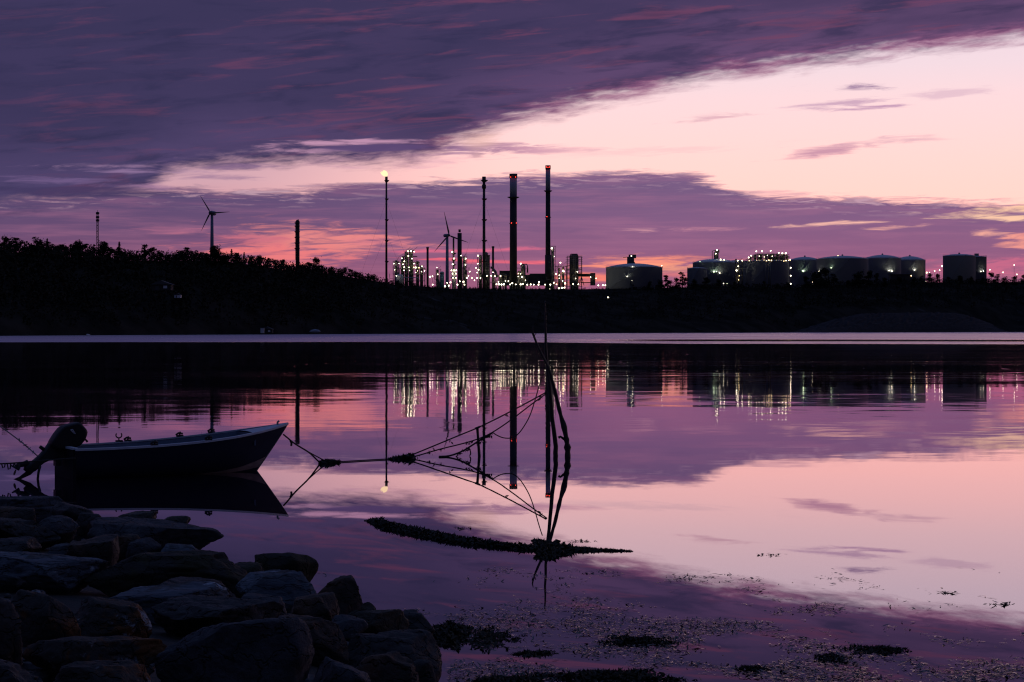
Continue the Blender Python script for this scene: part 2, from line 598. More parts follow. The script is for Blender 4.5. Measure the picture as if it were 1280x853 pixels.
# the open fairway under the far shore is ruffled by wind
wobble = g.mul(g.sub(g.noise(g.comb(g.mul(X, .012), g.mul(Y, .004), 2), 1, 4, .6), .5), 30.0)
right = g.ss(azw, -.02, .10)
edge = g.sub(388.0, g.mul(right, 44.0))
Rw = g.add(Rd, wobble)
ruf = g.ss(Rw, g.sub(edge, 9.0), g.add(edge, 14.0))
slick = g.mul(g.mul(g.ss(Rd, 398.0, 415.0), g.sub(1.0, g.ss(Rd, 468.0, 505.0))), g.ss(azw, .00, .09))
ruf = g.mul(ruf, g.sub(1.0, g.mul(slick, .93)))
glint = g.mul(g.mul(g.ss(Rd, 90.0, 130.0), g.sub(1.0, g.ss(Rd, 190.0, 300.0))), g.ss(g.noise(g.comb(g.mul(X, 1.5), g.mul(Y, .30), 6), 1, 2, .5), .68, .78))
nrm = g.n('ShaderNodeVectorMath', operation='NORMALIZE')
g.put(nrm.inputs[0], g.comb(ax, g.sub(ay, g.mul(glint, .013)), 1.0))
gl = g.n('ShaderNodeBsdfGlossy', distribution='GGX')
g.put(gl.inputs['Color'], (.94, .87, .96))
g.put(gl.inputs['Roughness'], g.add(g.mul(ruf, .24), g.add(g.mul(g.mul(g.ss(Rd, 24.0, 75.0), g.add(g.mul(patch, .5), .5)), .032), .006)))
g.put(gl.inputs['Normal'], nrm.outputs[0])
df = g.n('ShaderNodeBsdfDiffuse')
g.put(df.inputs[0], (.012, .011, .016))
fz = g.n('ShaderNodeFresnel')
fz.inputs[0].default_value = 1.334
ms = g.n('ShaderNodeMixShader')
g.put(ms.inputs[0], g.m('MULTIPLY_ADD', fz.outputs[0], .80, .215, clamp=True))
g.nt.links.new(df.outputs[0], ms.inputs[1])
g.nt.links.new(gl.outputs[0], ms.inputs[2])
o = g.n('ShaderNodeOutputMaterial')
g.nt.links.new(ms.outputs[0], o.inputs[0])
b = MB()
b.v = [(-9000, -300, 0), (9000, -300, 0), (9000, 6000, 0), (-9000, 6000, 0)]
b.face((0, 1, 2, 3))
tag(b.build('water', wm), kind='structure')

#LAND
# ================================================================== FAR LAND
SKYLINE = [(-600, 300), (-200, 298), (0, 297), (30, 298), (60, 301), (90, 303), (120, 302), (140, 306), (170, 309), (185, 307), (210, 311), (240, 310), (270, 310), (300, 313),
           (330, 318), (360, 323), (400, 327), (430, 333), (470, 341), (490, 347), (520, 351), (560, 356), (600, 358), (640, 359), (740, 359), (800, 356), (840, 353),
           (900, 351), (950, 352), (1000, 353), (1050, 349), (1100, 347), (1150, 346), (1200, 346), (1280, 346), (1500, 344), (2200, 346)]
D_SHORE = [(-600, 640), (0, 719), (400, 930), (700, 1115), (1280, 1540), (2200, 1700)]
D_RIDGE = [(-600, 860), (0, 900), (300, 980), (480, 1150), (700, 1400), (1280, 1750), (2200, 1900)]
TREE_H = [(-600, 7), (0, 7.0), (400, 6), (470, 4.5), (520, 3), (600, 1.5), (740, 1.5), (820, 4), (1000, 5), (1280, 5), (2200, 5)]


def ridge_z(px):
    return H + (HOR - interp(px, SKYLINE)) * interp(px, D_RIDGE) / F - interp(px, TREE_H)


def land_z(px, d):
    ds, dr = interp(px, D_SHORE), interp(px, D_RIDGE)
    zr = ridge_z(px)
    t = (d - ds) / (dr - ds)
    if t < 0:
        return -1.0 + t * 4
    if t <= 1:
        if px > 820:
            k = min(1, (px - 820) / 120)
            t0 = max(0, t - .14 * min(1, max(0, min(px - 950, 1300 - px) / 40)))
            s = (1 - k) * (t ** .8) + k * (.30 * min(1, t0 / .25) ** .6 + .70 * max(0, (t - .2) / .8) ** .9)
        else:
            s = t ** .72
        z = zr * s
        z += mn.noise(Vector((px * .02, d * .02, 1))) * 2.2 * min(1, t * 6) * (1 - t * .6)
        return z
    k = min(1, max(0, (px - 430) / 50))
    hold = max(30.0, zr - 6)
    q = min(1, (d - dr) / 260)
    left = zr + (hold - zr) * q * q * (3 - 2 * q)
    # the plant stands on a gently rising plateau that never lifts above the ridge in front of it
    right = H + (zr - H) * min(d, 2000.0) / dr - .8
    return left * (1 - k) + right * k


b = MB()
cols = list(range(-900, 2500, 12))
rows = [-.15, 0, .015, .04, .08, .13, .18, .24, .30, .37, .45, .53, .62, .72, .82, .91, .97, 1.0, 1.08, 1.2, 1.4, 1.8, 2.4]
for px in cols:
    ds, dr = interp(px, D_SHORE), interp(px, D_RIDGE)
    for t in rows:
        d = ds + (dr - ds) * t
        if t == 2.4:
            d = 9000
        b.v.append(((px - 640) / F * d, d, land_z(px, d)))
nr = len(rows)
for i in range(len(cols) - 1):
    for j in range(nr - 1):
        b.face((i * nr + j, (i + 1) * nr + j, (i + 1) * nr + j + 1, i * nr + j + 1), True)
M['terrain'] = surf('terrain', (.02, .02, .018), (.045, .040, .034), .05, 1.0, spec=0, bump=.4, bscale=.6, extra=[((.07, .068, .07), .06, .62, .70, 3)])
tag(b.build('hill', 'terrain'), kind='structure')


# ---- trees
def crown_mesh(kind, rng):
    b = MB()
    if kind == 'spruce':
        hgt = 9.5
        for i in range(900):
            t = rng.random() ** .8
            r = (1 - t) * 2.1 * (.75 + .35 * math.sin(t * 40)) + .12
            a = rng.uniform(0, 6.283)
            rr = r * rng.uniform(.35, 1)
            b.leaf((rr * math.cos(a), rr * math.sin(a), 1.0 + t * (hgt - 1.0) - rr * .25), rng.uniform(.14, .30), 1.5, .5, rng)
    else:
        lobes = []
        if kind == 'pine':
            for i in range(15):
                a = rng.uniform(0, 6.283)
                t = rng.random()
                lobes.append((math.cos(a) * rng.uniform(.2, 2.6) * (1.15 - t * .75), math.sin(a) * rng.uniform(.2, 2.0) * (1.1 - t * .7), 1.6 + t * 6.4, rng.uniform(.7, 1.3), .65))
        else:
            for i in range(18):
                a = rng.uniform(0, 6.283)
                t = rng.random()
                q = math.sin(min(1, t * 1.15 + .25) * 2.6)
                lobes.append((math.cos(a) * rng.uniform(.3, 2.6) * q, math.sin(a) * rng.uniform(.3, 2.2) * q, 1.0 + t * 6.2, rng.uniform(.8, 1.5), .85))
        for (x, y, z, r, fl) in lobes:
            for i in range(int(60 * r + 20)):
                v = Vector((rng.gauss(0, 1), rng.gauss(0, 1), rng.gauss(0, 1))).normalized() * r * rng.random() ** .4
                b.leaf((x + v.x, y + v.y, z + v.z * fl), rng.uniform(.14, .32), 1.3, 1.2, rng)
        for i in range(14):
            x, y, z, r, fl = rng.choice(lobes)
            b.leaf((x + rng.gauss(0, r), y + rng.gauss(0, r), z + r * rng.uniform(.5, 1.2)), rng.uniform(.15, .3), 1.6, 1.5, rng)
    return b


def trunk_mesh(kind, rng):
    b = MB()
    h = {'spruce': 9.2, 'pine': 7.6, 'broad': 5.6}[kind]
    b.tube([(0, 0, -1.2), (rng.uniform(-.1, .1), 0, h * .5), (rng.uniform(-.3, .3), .1, h)], [.24, .17, .05], 6)
    if kind != 'spruce':
        for i in range(6):
            a = rng.uniform(0, 6.283)
            z = h * rng.uniform(.35, .9)
            ln = rng.uniform(1.0, 2.2)
            b.tube([(0, 0, z), (math.cos(a) * ln * .5, math.sin(a) * ln * .5, z + .3), (math.cos(a) * ln, math.sin(a) * ln, z + rng.uniform(.5, 1.2))], [.09, .06, .025], 5)
    return b


rng = random.Random(11)
PROTO = {'spruce': [], 'pine': [], 'broad': []}
LBL = {'spruce': 'spire shaped dark spruce', 'pine': 'ragged dark pine with gaps in its crown', 'broad': 'rounded dark broadleaf tree'}
first_used = set()
for kind, nvar in (('spruce', 2), ('pine', 4), ('broad', 4)):
    for i in range(nvar):
        t = thing(kind + '_tree' if kind != 'broad' else 'broadleaf_tree', LBL[kind], 'tree', (0, 0, 0))
        crown_mesh(kind, rng).build('crown', 'foliage_dark' if kind != 'broad' else 'foliage', t)
        trunk_mesh(kind, rng).build('trunk', 'bark', t)
        PROTO[kind].append(t)


def plant(px, d, kind, hscale, label, group, wide=1.0):
    i = rng.randrange(len(PROTO[kind]))
    p = PROTO[kind][i]
    base = Vector(((px - 640) / F * d, d, land_z(px, d) - .2))
    rz = rng.uniform(0, 6.283)
    sc = (hscale * wide, hscale * wide, hscale)
    if (kind, i) not in first_used:
        first_used.add((kind, i))
        p.location, p.scale, p.rotation_euler = base, sc, (0, 0, rz)
        p['label'], p['group'] = label, group
        return p
    return dup(p, base, label, group, sc, rz)


GL = 'trees in the skyline of the wooded hill'
px = -60.0
while px < 470:
    d = interp(px, D_RIDGE) * rng.uniform(.985, 1.01)
    k = rng.random()
    kind = 'pine' if k < .40 else ('broad' if k < .90 else 'spruce')
    th = interp(px, TREE_H)
    hs = th / 8.0 * rng.uniform(.66, 1.02)
    if kind == 'spruce':
        hs *= .92
    plant(px, d, kind, hs, LBL[kind] + ' in the skyline of the wooded hill', GL + ', ' + kind, rng.uniform(1.15, 1.7))
    px += rng.uniform(6.0, 11.5)
# trees that stand clear of the rest
for (px, top, kind, lab) in [
        (47, 295, 'broad', 'bushy topped tree standing clear of the ridge between the hill corner and the lattice mast'),
        (59, 298, 'spruce', 'thin spire spruce beside the bushy topped ridge tree, short of the lattice mast'),
        (8, 293, 'broad', 'broad dark tree crowning the highest end of the wooded hill'),
        (97, 298, 'broad', 'wide dark crown on the ridge just before the lattice mast'),
        (130, 299, 'broad', 'tall broad tree hard against the foot of the lattice mast'),
        (149, 302, 'spruce', 'pointed spruce just past the lattice mast on the hill ridge'),
        (182, 305, 'pine', 'two headed pine halfway between the lattice mast and the hill wind turbine'),
        (268, 304, 'broad', 'dark clump of a tree hiding the foot of the hill wind turbine'),
        (396, 320, 'broad', 'small round tree on the falling ridge just past the slender distillation column')]:
    d = interp(px, D_RIDGE) * .992
    hgt = (H + (HOR - top) * d / F) - land_z(px, d)
    plant(px, d, kind, hgt / (8.2 if kind != 'spruce' else 9.4), lab, 'landmark trees of the hill ridge', 1.15)
GR = 'trees in front of the storage tanks'
for (px, top, kind) in [(812, 352, 'broad'), (825, 350, 'broad'), (834, 345, 'pine'), (846, 347, 'broad'), (853, 341, 'pine'), (868, 349, 'broad'), (882, 347, 'broad'), (898, 349, 'broad'),
                        (790, 352, 'broad'), (918, 352, 'broad'), (955, 351, 'broad'), (972, 355, 'broad'), (985, 353, 'broad'), (1008, 345, 'broad'), (1022, 338, 'broad'), (1032, 335, 'broad'),
                        (1042, 343, 'pine'), (1060, 350, 'broad'), (1074, 340, 'broad'), (1086, 339, 'broad'), (1096, 343, 'pine'), (1106, 347, 'broad'), (1124, 346, 'broad'), (1142, 347, 'broad'),
                        (1152, 345, 'pine'), (1162, 341, 'broad'), (1172, 343, 'pine'), (1186, 346, 'broad'), (1200, 344, 'broad'), (1214, 346, 'broad'), (1228, 347, 'broad'), (1239, 342, 'pine'),
                        (1247, 344, 'pine'), (1256, 346, 'broad'), (1268, 345, 'broad'), (1279, 343, 'broad'), (1292, 343, 'broad')]:
    d = interp(px, D_RIDGE) * rng.uniform(.985, 1.0)
    hgt = (H + (HOR - top) * d / F) - land_z(px, d)
    plant(px, d, kind, hgt / 7.6, LBL[kind] + ' silhouetted low before the storage tanks', GR + ', ' + kind, rng.uniform(1.0, 1.5))

# hillside wood: one dark mass nobody could count
b = MB()
rf = random.Random(5)
for i in range(6600):
    px = rf.uniform(-260, 1500)
    ds, dr = interp(px, D_SHORE), interp(px, D_RIDGE)
    t = rf.uniform(.03, 1.0) if px < 820 else rf.uniform(.36, 1.0)
    if i % 4 == 0:
        t = rf.uniform(.93, 1.01)
    elif 790 < px < 1000 and rf.random() < .3:
        t = rf.uniform(.15, .4)
    d = ds + (dr - ds) * t
    z = land_z(px, d)
    th = max(2.6, interp(px, TREE_H))
    top = 1.0 if t < .9 else (.90 if th > 3 else .60)
    hh = th * rf.uniform(.6, 1.0) * top
    if t < .12:
        hh *= .6
    x = (px - 640) / F * d
    rr = hh * rf.uniform(.34, .52)
    nl = 16 if t < .9 else 26
    for k in range(nl):
        a = rf.uniform(0, 6.283)
        u = rf.random()
        q = math.sin((.25 + u * .75) * 3.0) ** .6
        b.leaf((x + math.cos(a) * rr * q, d + math.sin(a) * rr * q, z + hh * (.10 + u * .85)), rf.uniform(.45, 1.0) * (hh / 6 + .15) * (1 if t < .9 else .7), 1.1, 1.2, rf)
tag(b.build('forest', 'foliage_dark'), 'dark wood covering the far slopes down to the shoreline', 'forest', kind='stuff')

# heap of broken stone by the far water
b = MB()
nxh, nyh = 90, 16
for i in range(nxh + 1):
    px = 985 + (1262 - 985) * i / nxh
    topy = interp(px, [(985, 415.5), (1010, 409), (1045, 398), (1075, 392), (1120, 390.5), (1190, 390.5), (1206, 393), (1236, 403), (1262, 415.5)])
    for j in range(nyh + 1):
        t = j / nyh
        d = interp(px, D_SHORE) + 4 + t * 70
        zt = H + (HOR - topy) * d / F
        zz = zt * min(1, t / .55) ** .8 if t < .6 else zt * (1 - (t - .6) * .8)
        zz += mn.noise(Vector((px * .35, t * 14, 3))) * 1.1 * min(1, t * 5)
        b.v.append(((px - 640) / F * d, d, zz - .3))
for i in range(nxh):
    for j in range(nyh):
        k = i * (nyh + 1) + j
        b.face((k, k + nyh + 1, k + nyh + 2, k + 1))
M['rubble'] = surf('rubble', (.005, .005, .006), (.020, .019, .024), .5, .95, bump=.5, bscale=1.5)
tag(b.build('stone_heap', 'rubble'), 'long flat topped heap of broken grey stone on the far shore below the tanks', 'stone heap')

# pale stones at the left waterline
b0 = None
for (px, w) in [(33, 1.2), (47, .9), (68, 1.0), (73, .8), (79, 1.1), (108, 2.6), (114, .8), (209, 1.0), (238, .8)]:
    b = MB()
    d = interp(px, D_SHORE) + 1.5
    c = Vector(((px - 640) / F * d, d, .1))
    b.lathe((c.x, c.y, c.z - .4), [(w * .4, 0), (w * .55, .3), (w * .5, .6), (w * .28, .85), (.05, .95)], 9)
    for i, v in enumerate(b.v):
        q = mn.noise(Vector(v) * 1.3) * .25
        b.v[i] = (v[0] + q, v[1] + q, v[2] + q * .5)
    o = b.build('pale_stone', 'white_paint', None, c)
    o.location = c
    tag(o, 'pale stone at the waterline under the wooded hill', 'stone', 'pale stones along the far left waterline')


# small buildings on the wooded hill
def cottage(name, label, cat, px, py_base, wpx, hpx, d, wall, roof, door=True):
    s = d / F
    base = W(px, py_base, d)
    t = thing(name, label, cat, base)
    w, h, dep = wpx * s, hpx * s, wpx * s * .8
    b = MB()
    b.box((base.x, base.y, base.z + h * .3), (w, dep, h * .6))
    b.build('wall', wall, t)
    b = MB()
    k = len(b.v)
    for yy in (-dep * .58, dep * .58):
        b.v += [(base.x - w * .58, base.y + yy, base.z + h * .58), (base.x + w * .58, base.y + yy, base.z + h * .58), (base.x, base.y + yy, base.z + h)]
    b.face((0, 1, 2)); b.face((5, 4, 3)); b.face((0, 2, 5, 3)); b.face((2, 1, 4, 5)); b.face((1, 0, 3, 4))
    b.build('roof', roof, t)
    b = MB()
    b.box((base.x + w * .22, base.y - dep * .5 - .06, base.z + h * .32), (w * .2, .1, h * .28))
    b.build('window', 'white_paint', t)
    if door:
        b = MB()
        b.box((base.x - w * .2, base.y - dep * .5 - .06, base.z + h * .22), (w * .17, .1, h * .42))
        b.build('door', 'steel_dark', t)
    return t


M['wood_wall'] = surf('wood_wall', (.035, .03, .03), (.05, .045, .045), 2, .9)
cottage('house', 'dark gabled house half hidden in the trees of the hillside', 'house', 203, 363, 24, 12, 800, 'wood_wall', 'steel_dark')
cottage('shed', 'small pale shed standing just below the dark gabled house', 'shed', 222.5, 372.5, 8, 6, 792, 'white_paint', 'concrete')
cottage('boathouse', 'low dark boathouse with a pale front at the far waterline', 'boathouse', 334, 416.5, 14, 8, 884, 'wood_wall', 'steel_dark', False)
bs = W(328, 416.5, 876)
t = thing('pump_kiosk', 'narrow pale kiosk at the waterline beside the dark boathouse', 'kiosk', bs)
b = MB(); b.box((bs.x, bs.y, bs.z + 1.1), (1.5, 1.2, 2.2)); b.build('wall', 'white_paint', t)
b = MB(); b.box((bs.x, bs.y, bs.z + 2.33), (1.9, 1.6, .22)); b.build('roof', 'steel_dark', t)
bs = W(394, 415.6, 915)
b = MB()
b.tube([bs + Vector((-2.6, 0, .3)), bs + Vector((-1.8, 0, .55)), bs + Vector((0, 0, .7)), bs + Vector((1.6, 0, .55)), bs + Vector((2.4, 0, .35))], [.1, .5, .75, .55, .15], 10)
o = b.build('upturned_boat', 'concrete_pale', None, bs); o.location = bs
tag(o, 'pale upturned boat drawn up on the far shore past the kiosk', 'boat')

#PLANT
# ================================================================== REFINERY
lamp_me = {}


def lamp_mesh(mat, r):
    key = (mat, round(r, 2))
    if key not in lamp_me:
        bm = bmesh.new()
        bmesh.ops.create_icosphere(bm, subdivisions=1, radius=r * .55)
        me = bpy.data.meshes.new('lamp')
        bm.to_mesh(me)
        bm.free()
        me.materials.append(M[mat])
        lamp_me[key] = me
    return lamp_me[key]


def lamp(parent, px, py, d, r=1.05, mat='lamp_white', name='lamp'):
    o = bpy.data.objects.new(name, lamp_mesh(mat, r))
    COL.objects.link(o)
    o.parent = parent
    off = parent.location.copy()
    if parent.parent:
        off += parent.parent.location
    o.location = W(px, py, d) - off
    return o




def base_at(px, d):
    return Vector(((px - 640) / F * d, d, land_z(px, d)))


def cyl(parent, name, px, wpx, ytop, d, mat, ybot=None, dome=0.0, taper=1.0, n=16):
    s = d / F
    x = (px - 640) * s
    zt = H + (HOR - ytop) * s
    zb = parent.location.z if ybot is None else H + (HOR - ybot) * s
    r = wpx * s / 2
    b = MB()
    prof = [(r, 0), (r * taper, zt - zb)]
    if dome:
        prof += [(r * taper * .8, zt - zb + dome * .6), (r * taper * .35, zt - zb + dome * .95), (r * .02, zt - zb + dome)]
    b.lathe((x, d, zb), prof, n)
    return b.build(name, mat, parent)


def ring(parent, px, wpx, y, d, mat='steel_dark', hpx=1.2, name='platform', rail=True):
    s = d / F
    b = MB()
    z = H + (HOR - y) * s
    r = wpx * s / 2
    b.lathe(((px - 640) * s, d, z), [(r * .55, -hpx * s * 1.2), (r, 0), (r, hpx * s * .5), (r * .5, hpx * s * .5)], 16)
    return b.build(name, mat, parent)


def boxpx(parent, name, x0, x1, y0, y1, d, mat, depth=None):
    s = d / F
    a, c = W(x0, y1, d), W(x1, y0, d)
    dep = depth if depth else (c.x - a.x) * .7
    b = MB()
    b.box(((a.x + c.x) / 2, d, (a.z + c.z) / 2), (c.x - a.x, dep, c.z - a.z))
    return b.build(name, mat, parent)


def bars(parent, name, segs, d, r=.3, mat='steel_dark', n=6):
    b = MB()
    for seg in segs:
        b.tube([W(px, py, d + (q[0] if q else 0)) for px, py, *q in seg], r, n)
    return b.build(name, mat, parent)


def process_unit(label, x0, x1, ytop, d, floors, vessels, lamps, seed, name='process_unit', depth=None, cat='process unit', tops=None):
    """open steel frame with decks, vessels, pipes and lamps"""
    r = random.Random(seed)
    s = d / F
    t = thing(name, label, cat, base_at((x0 + x1) / 2, d))
    zb = t.location.z
    dep = depth or (x1 - x0) * s * .6
    X0, X1 = (x0 - 640) * s, (x1 - 640) * s
    zt = H + (HOR - ytop) * s
    nc = max(2, int((X1 - X0) / 6) + 1)
    b = MB()
    for i in range(nc):
        xx = X0 + (X1 - X0) * i / (nc - 1)
        topz = zt if tops is None else H + (HOR - interp((xx / s) + 640, tops)) * s
        for yy in (-dep / 2, dep / 2):
            b.box((xx, d + yy, (zb + topz) / 2), (.45, .45, topz - zb))
    for k in range(floors):
        z = zb + (zt - zb) * (k + .6) / floors
        for i in range(nc - 1):
            xa, xb = X0 + (X1 - X0) * i / (nc - 1), X0 + (X1 - X0) * (i + 1) / (nc - 1)
            if tops is not None and z > H + (HOR - interp(((xa + xb) / 2 / s) + 640, tops)) * s:
                continue
            if r.random() < .55:
                b.tube([(xa, d - dep / 2, z), (xb, d - dep / 2, z + (zt - zb) / floors * .9)], .14, 5)
    b.build('steel_frame', 'steel_dark', t)
    for k in range(floors):
        z = zb + (zt - zb) * (k + .97) / floors
        xa, xb = X0, X1
        if tops is not None:
            ok = [px for px in [x0 + (x1 - x0) * i / 20 for i in range(21)] if H + (HOR - interp(px, tops)) * s >= z - .5]
            if len(ok) < 3:
                continue
            xa, xb = (ok[0] - 640) * s, (ok[-1] - 640) * s
        b = MB()
        b.box(((xa + xb) / 2, d, z), (xb - xa + 1.0, dep + 1.0, .3))
        for yy in (-dep / 2 - .4,):
            b.box(((xa + xb) / 2, d + yy, z + 1.2), (xb - xa + 1.0, .1, .14))
        b.build('deck', 'steel', t)
    for (px, w, yt) in vessels:
        cyl(t, 'vessel', px, w, yt, d, 'steel', dome=w * s * .35)
    b = MB()
    for k in range(9):
        xa = r.uniform(X0, X1)
        za = zb + (zt - zb) * r.uniform(.1, .7)
        xb = xa + r.uniform(-5, 5)
        yy = d - dep * r.uniform(.1, .55)
        b.tube([(xa, yy, zb), (xa, yy, za), (xb, yy, za), (xb, yy, za + r.uniform(1, 5))], .28, 6)
    b.build('pipework', 'steel', t)
    for l in lamps:
        lamp(t, l[0], l[1], d - dep / 2 - 1.2, l[2] if len(l) > 2 else 1.0, l[3] if len(l) > 3 else 'lamp_white')
    return t


def c3(x, y, *r):    # helper for positions noted on an eight times enlargement
    return (480 + x * .125, 280 + y * .125, *r)


def c8(x, y, *r):
    return (630 + x * .1094, 300 + y * .1094, *r)


# --- lattice mast on the hill
d = 960
t = thing('lattice_mast', 'slim lattice radio mast rising from the wooded hill', 'mast', base_at(122, d))
s = d / F
zt = H + (HOR - 266) * s
zb = t.location.z
b = MB()
cx = (122 - 640) * s
for (dx, dy) in ((-.55, -.4), (.55, -.4), (0, .6)):
    b.tube([(cx + dx, d + dy, zb), (cx + dx * .7, d + dy * .7, zt)], .13, 5)
nb = 16
for i in range(nb):
    z0, z1 = zb + (zt - zb) * i / nb, zb + (zt - zb) * (i + 1) / nb
    sgn = 1 if i % 2 else -1
    b.tube([(cx - .5 * sgn, d - .35, z0), (cx + .5 * sgn, d - .35, z1)], .07, 4)
    b.tube([(cx - .5 * sgn, d - .35, z0), (cx, d + .5, z1)], .07, 4)
b.build('lattice', 'steel_dark', t)
for yy in (267, 272, 276):
    b = MB()
    b.lathe((cx, d, H + (HOR - yy) * s - .5), [(.5, 0), (.85, .2), (.85, 1.0), (.5, 1.2)], 8)
    b.build('antenna', 'steel_dark', t)
bars(t, 'top_rod', [[(122, 266), (122, 263)]], d, .1)


# --- wind turbines
def turbine(label, px, hub_y, d, blade_px, angs, yaw, wpx, base_y):
    s = d / F
    hub = W(px, hub_y, d)
    base = W(px, base_y, d)
    t = thing('wind_turbine', label, 'wind turbine', base, 'wind turbines')
    b = MB()
    b.lathe((base.x, base.y, base.z - 6), [(wpx * s * .58, 0), (wpx * s * .5, 8), (wpx * s * .36, hub.z - base.z + 5)], 14)
    b.build('tower', 'turbine', t)
    b = MB()
    ax = Vector((math.sin(yaw), -math.cos(yaw), 0))
    b.tube([hub - ax * 5.5, hub - ax * 5, hub + ax * 1.5, hub + ax * 2.2], [1.2, 1.7, 1.7, 1.2], 10)
    b.build('nacelle', 'turbine', t)
    hc = hub + ax * 3.4
    b = MB()
    b.tube([hub + ax * 2.2, hub + ax * 3.6, hub + ax * 4.6], [1.3, 1.4, .3], 10)
    hb = b.build('rotor_hub', 'blade', t)
    side = Vector((ax.y, -ax.x, 0)) * -1
    for a in angs:
        dirv = Vector((0, 0, 1)) * math.cos(R(a)) + side * math.sin(R(a))
        perp = dirv.cross(ax)
        L = blade_px * s
        b = MB()
        n = 9
        for i in range(n):
            u = i / (n - 1)
            ch = (1.0 if u < .05 else 1.9 * (1 - u) ** .8 + .25) * L / 24
            th = .34 * (1 - u) + .06
            c = hc + dirv * (.8 + u * L)
            tw = R(18 * (1 - u))
            pc = perp * math.cos(tw) + ax * math.sin(tw)
            pt = dirv.cross(pc)
            for (qa, qb) in ((-.35, 0), (-.1, .5), (.65, 0), (-.1, -.5)):
                b.v.append(tuple(c + pc * ch * qa + pt * th * qb * 2))
        for i in range(n - 1):
            for j in range(4):
                j2 = (j + 1) % 4
                b.face((i * 4 + j, i * 4 + j2, i * 4 + 4 + j2, i * 4 + 4 + j), True)
        b.face((0, 1, 2, 3)); b.face((n * 4 - 1, n * 4 - 2, n * 4 - 3, n * 4 - 4))
        b.build('blade', 'blade', t)
    return t


turbine('wind turbine rising behind the trees of the wooded hill', 265, 266.5, 1500, 24, (-32, 88, 208), R(-12), 4.6, 312)
turbine('wind turbine standing among the lit units of the refinery', 559, 294.5, 2080, 29, (-14, 106, 226), R(35), 4.4, 354)

# --- slender column behind the hill
d = 1600
t = thing('distillation_column', 'lone ladder hung distillation column rising behind the falling hill ridge', 'column', base_at(372, d))
cyl(t, 'shell', 372, 5.0, 277, d, 'concrete', dome=1.2)
for yy in (279, 283, 290, 297, 304, 311):
    ring(t, 371.5, 7.0, yy, d)
bars(t, 'ladder', [[(369.2, 277, -3), (369.2, 325, -3)], [(369.9, 277, -3), (369.9, 325, -3)]], d, .12)
bars(t, 'vent_pipe', [[(370.8, 279, 0), (370.8, 275.5, 0), (373.5, 274.8, 0)]], d, .3)


# --- flare stacks
def flare(label, px, ytop, d, w, flame):
    t = thing('flare_stack', label, 'flare stack', base_at(px, d), 'flare stacks')
    cyl(t, 'riser', px, w, ytop + 6, d, 'steel_dark', taper=.8)
    cyl(t, 'flare_tip', px, w * 1.2, ytop, d, 'steel_dark', ybot=ytop + 7)
    for k, yy in enumerate([ytop + 5] + list(range(int(ytop) + 28, 350, 26))):
        ring(t, px + .5, w * (2.2 if k == 0 else 1.75), yy, d)
    b = MB()
    for sx in (-1, 1):
        for yy, ex in ((ytop + 30, 36), (ytop + 70, 26)):
            b.tube([W(px, yy, d), W(px + sx * ex, 356, d - 10)], .05, 4)
    b.build('guy_wire', 'steel_dark', t)
    if flame:
        b = MB()
        b.tube([W(a, c, d) for a, c in [(px + .2, ytop - .4), (px - .2, ytop - 2.2), (px - 1.6, ytop - 4.6), (px - 3.2, ytop - 6.6), (px - 4.4, ytop - 7.6)]], [.9, 1.9, 2.3, 1.4, .15], 10)
        b.tube([W(a, c, d - 1) for a, c in [(px - .4, ytop - 1.2), (px - 2.6, ytop - 2.2), (px - 5.0, ytop - 3.6), (px - 7.6, ytop - 5.4)]], [1.0, 1.6, 1.3, .12], 8)
        b.tube([W(a, c, d + 1) for a, c in [(px - 1.2, ytop - 2.4), (px - 3.4, ytop - 4.2), (px - 6.2, ytop - 6.6)]], [1.2, 1.4, .12], 8)
        b.build('flame', 'flame', t)
    return t


flare('tall thin flare stack with a burning flame at its tip', 483, 221, 1980, 2.8, True)
t = flare('tall thin flare stack without flame between the turbine and the thick chimney', 605, 221, 1995, 4.0, False)
cyl(t, 'tip_ring', 605, 5.2, 231, 1995, 'steel_dark', ybot=236)
bars(t, 'base_brace', [[(605, 338), (599, 357)], [(605, 338), (611, 357)]], 1995, .7)


# --- the two large chimneys
def chimney(label, px, wt, wb, ytop, ybase, d, band, plat, reds, ribs=0):
    t = thing('chimney', label, 'chimney', base_at(px, d))
    cyl(t, 'shaft', px, wb, band, d, 'concrete', taper=wt / wb, n=24)
    cyl(t, 'upper_shaft', px, wt * 1.03, ytop + 4, d, 'concrete_pale', ybot=band - .01, n=24)
    cyl(t, 'rim', px, wt * 1.16, ytop, d, 'steel_dark', ybot=ytop + 5, n=24)
    for yy, w in plat:
        ring(t, px, w, yy, d, name='gallery')
    for (x, y) in reds:
        lamp(t, x, y, d - wb * d / F / 2 - 1.0, .6, 'lamp_red', 'warning_light')
    return t


chimney('thickest tall chimney with a wide gallery below its pale top', 641.7, 8.6, 9.4, 217.5, 352, 2010, 247, [(247, 15), (280, 10.4)],
        [(639.2, 279), (645.6, 279), (638.4, 221.5), (644.6, 221.5)])
chimney('tallest chimney, slimmer, with red lights at its top', 685, 5.8, 6.6, 207, 352, 2030, 239, [(239, 10.5), (272, 7.5)],
        [(682.9, 209), (685, 209.3), (687, 209), (683.6, 271)])
t = bpy.data.objects[[o.name for o in bpy.data.objects if o.name.startswith('chimney') and o.type == 'EMPTY'][-1]]
cyl(t, 'lower_casing', 685.2, 8.0, 319, 2030, 'concrete', n=24)

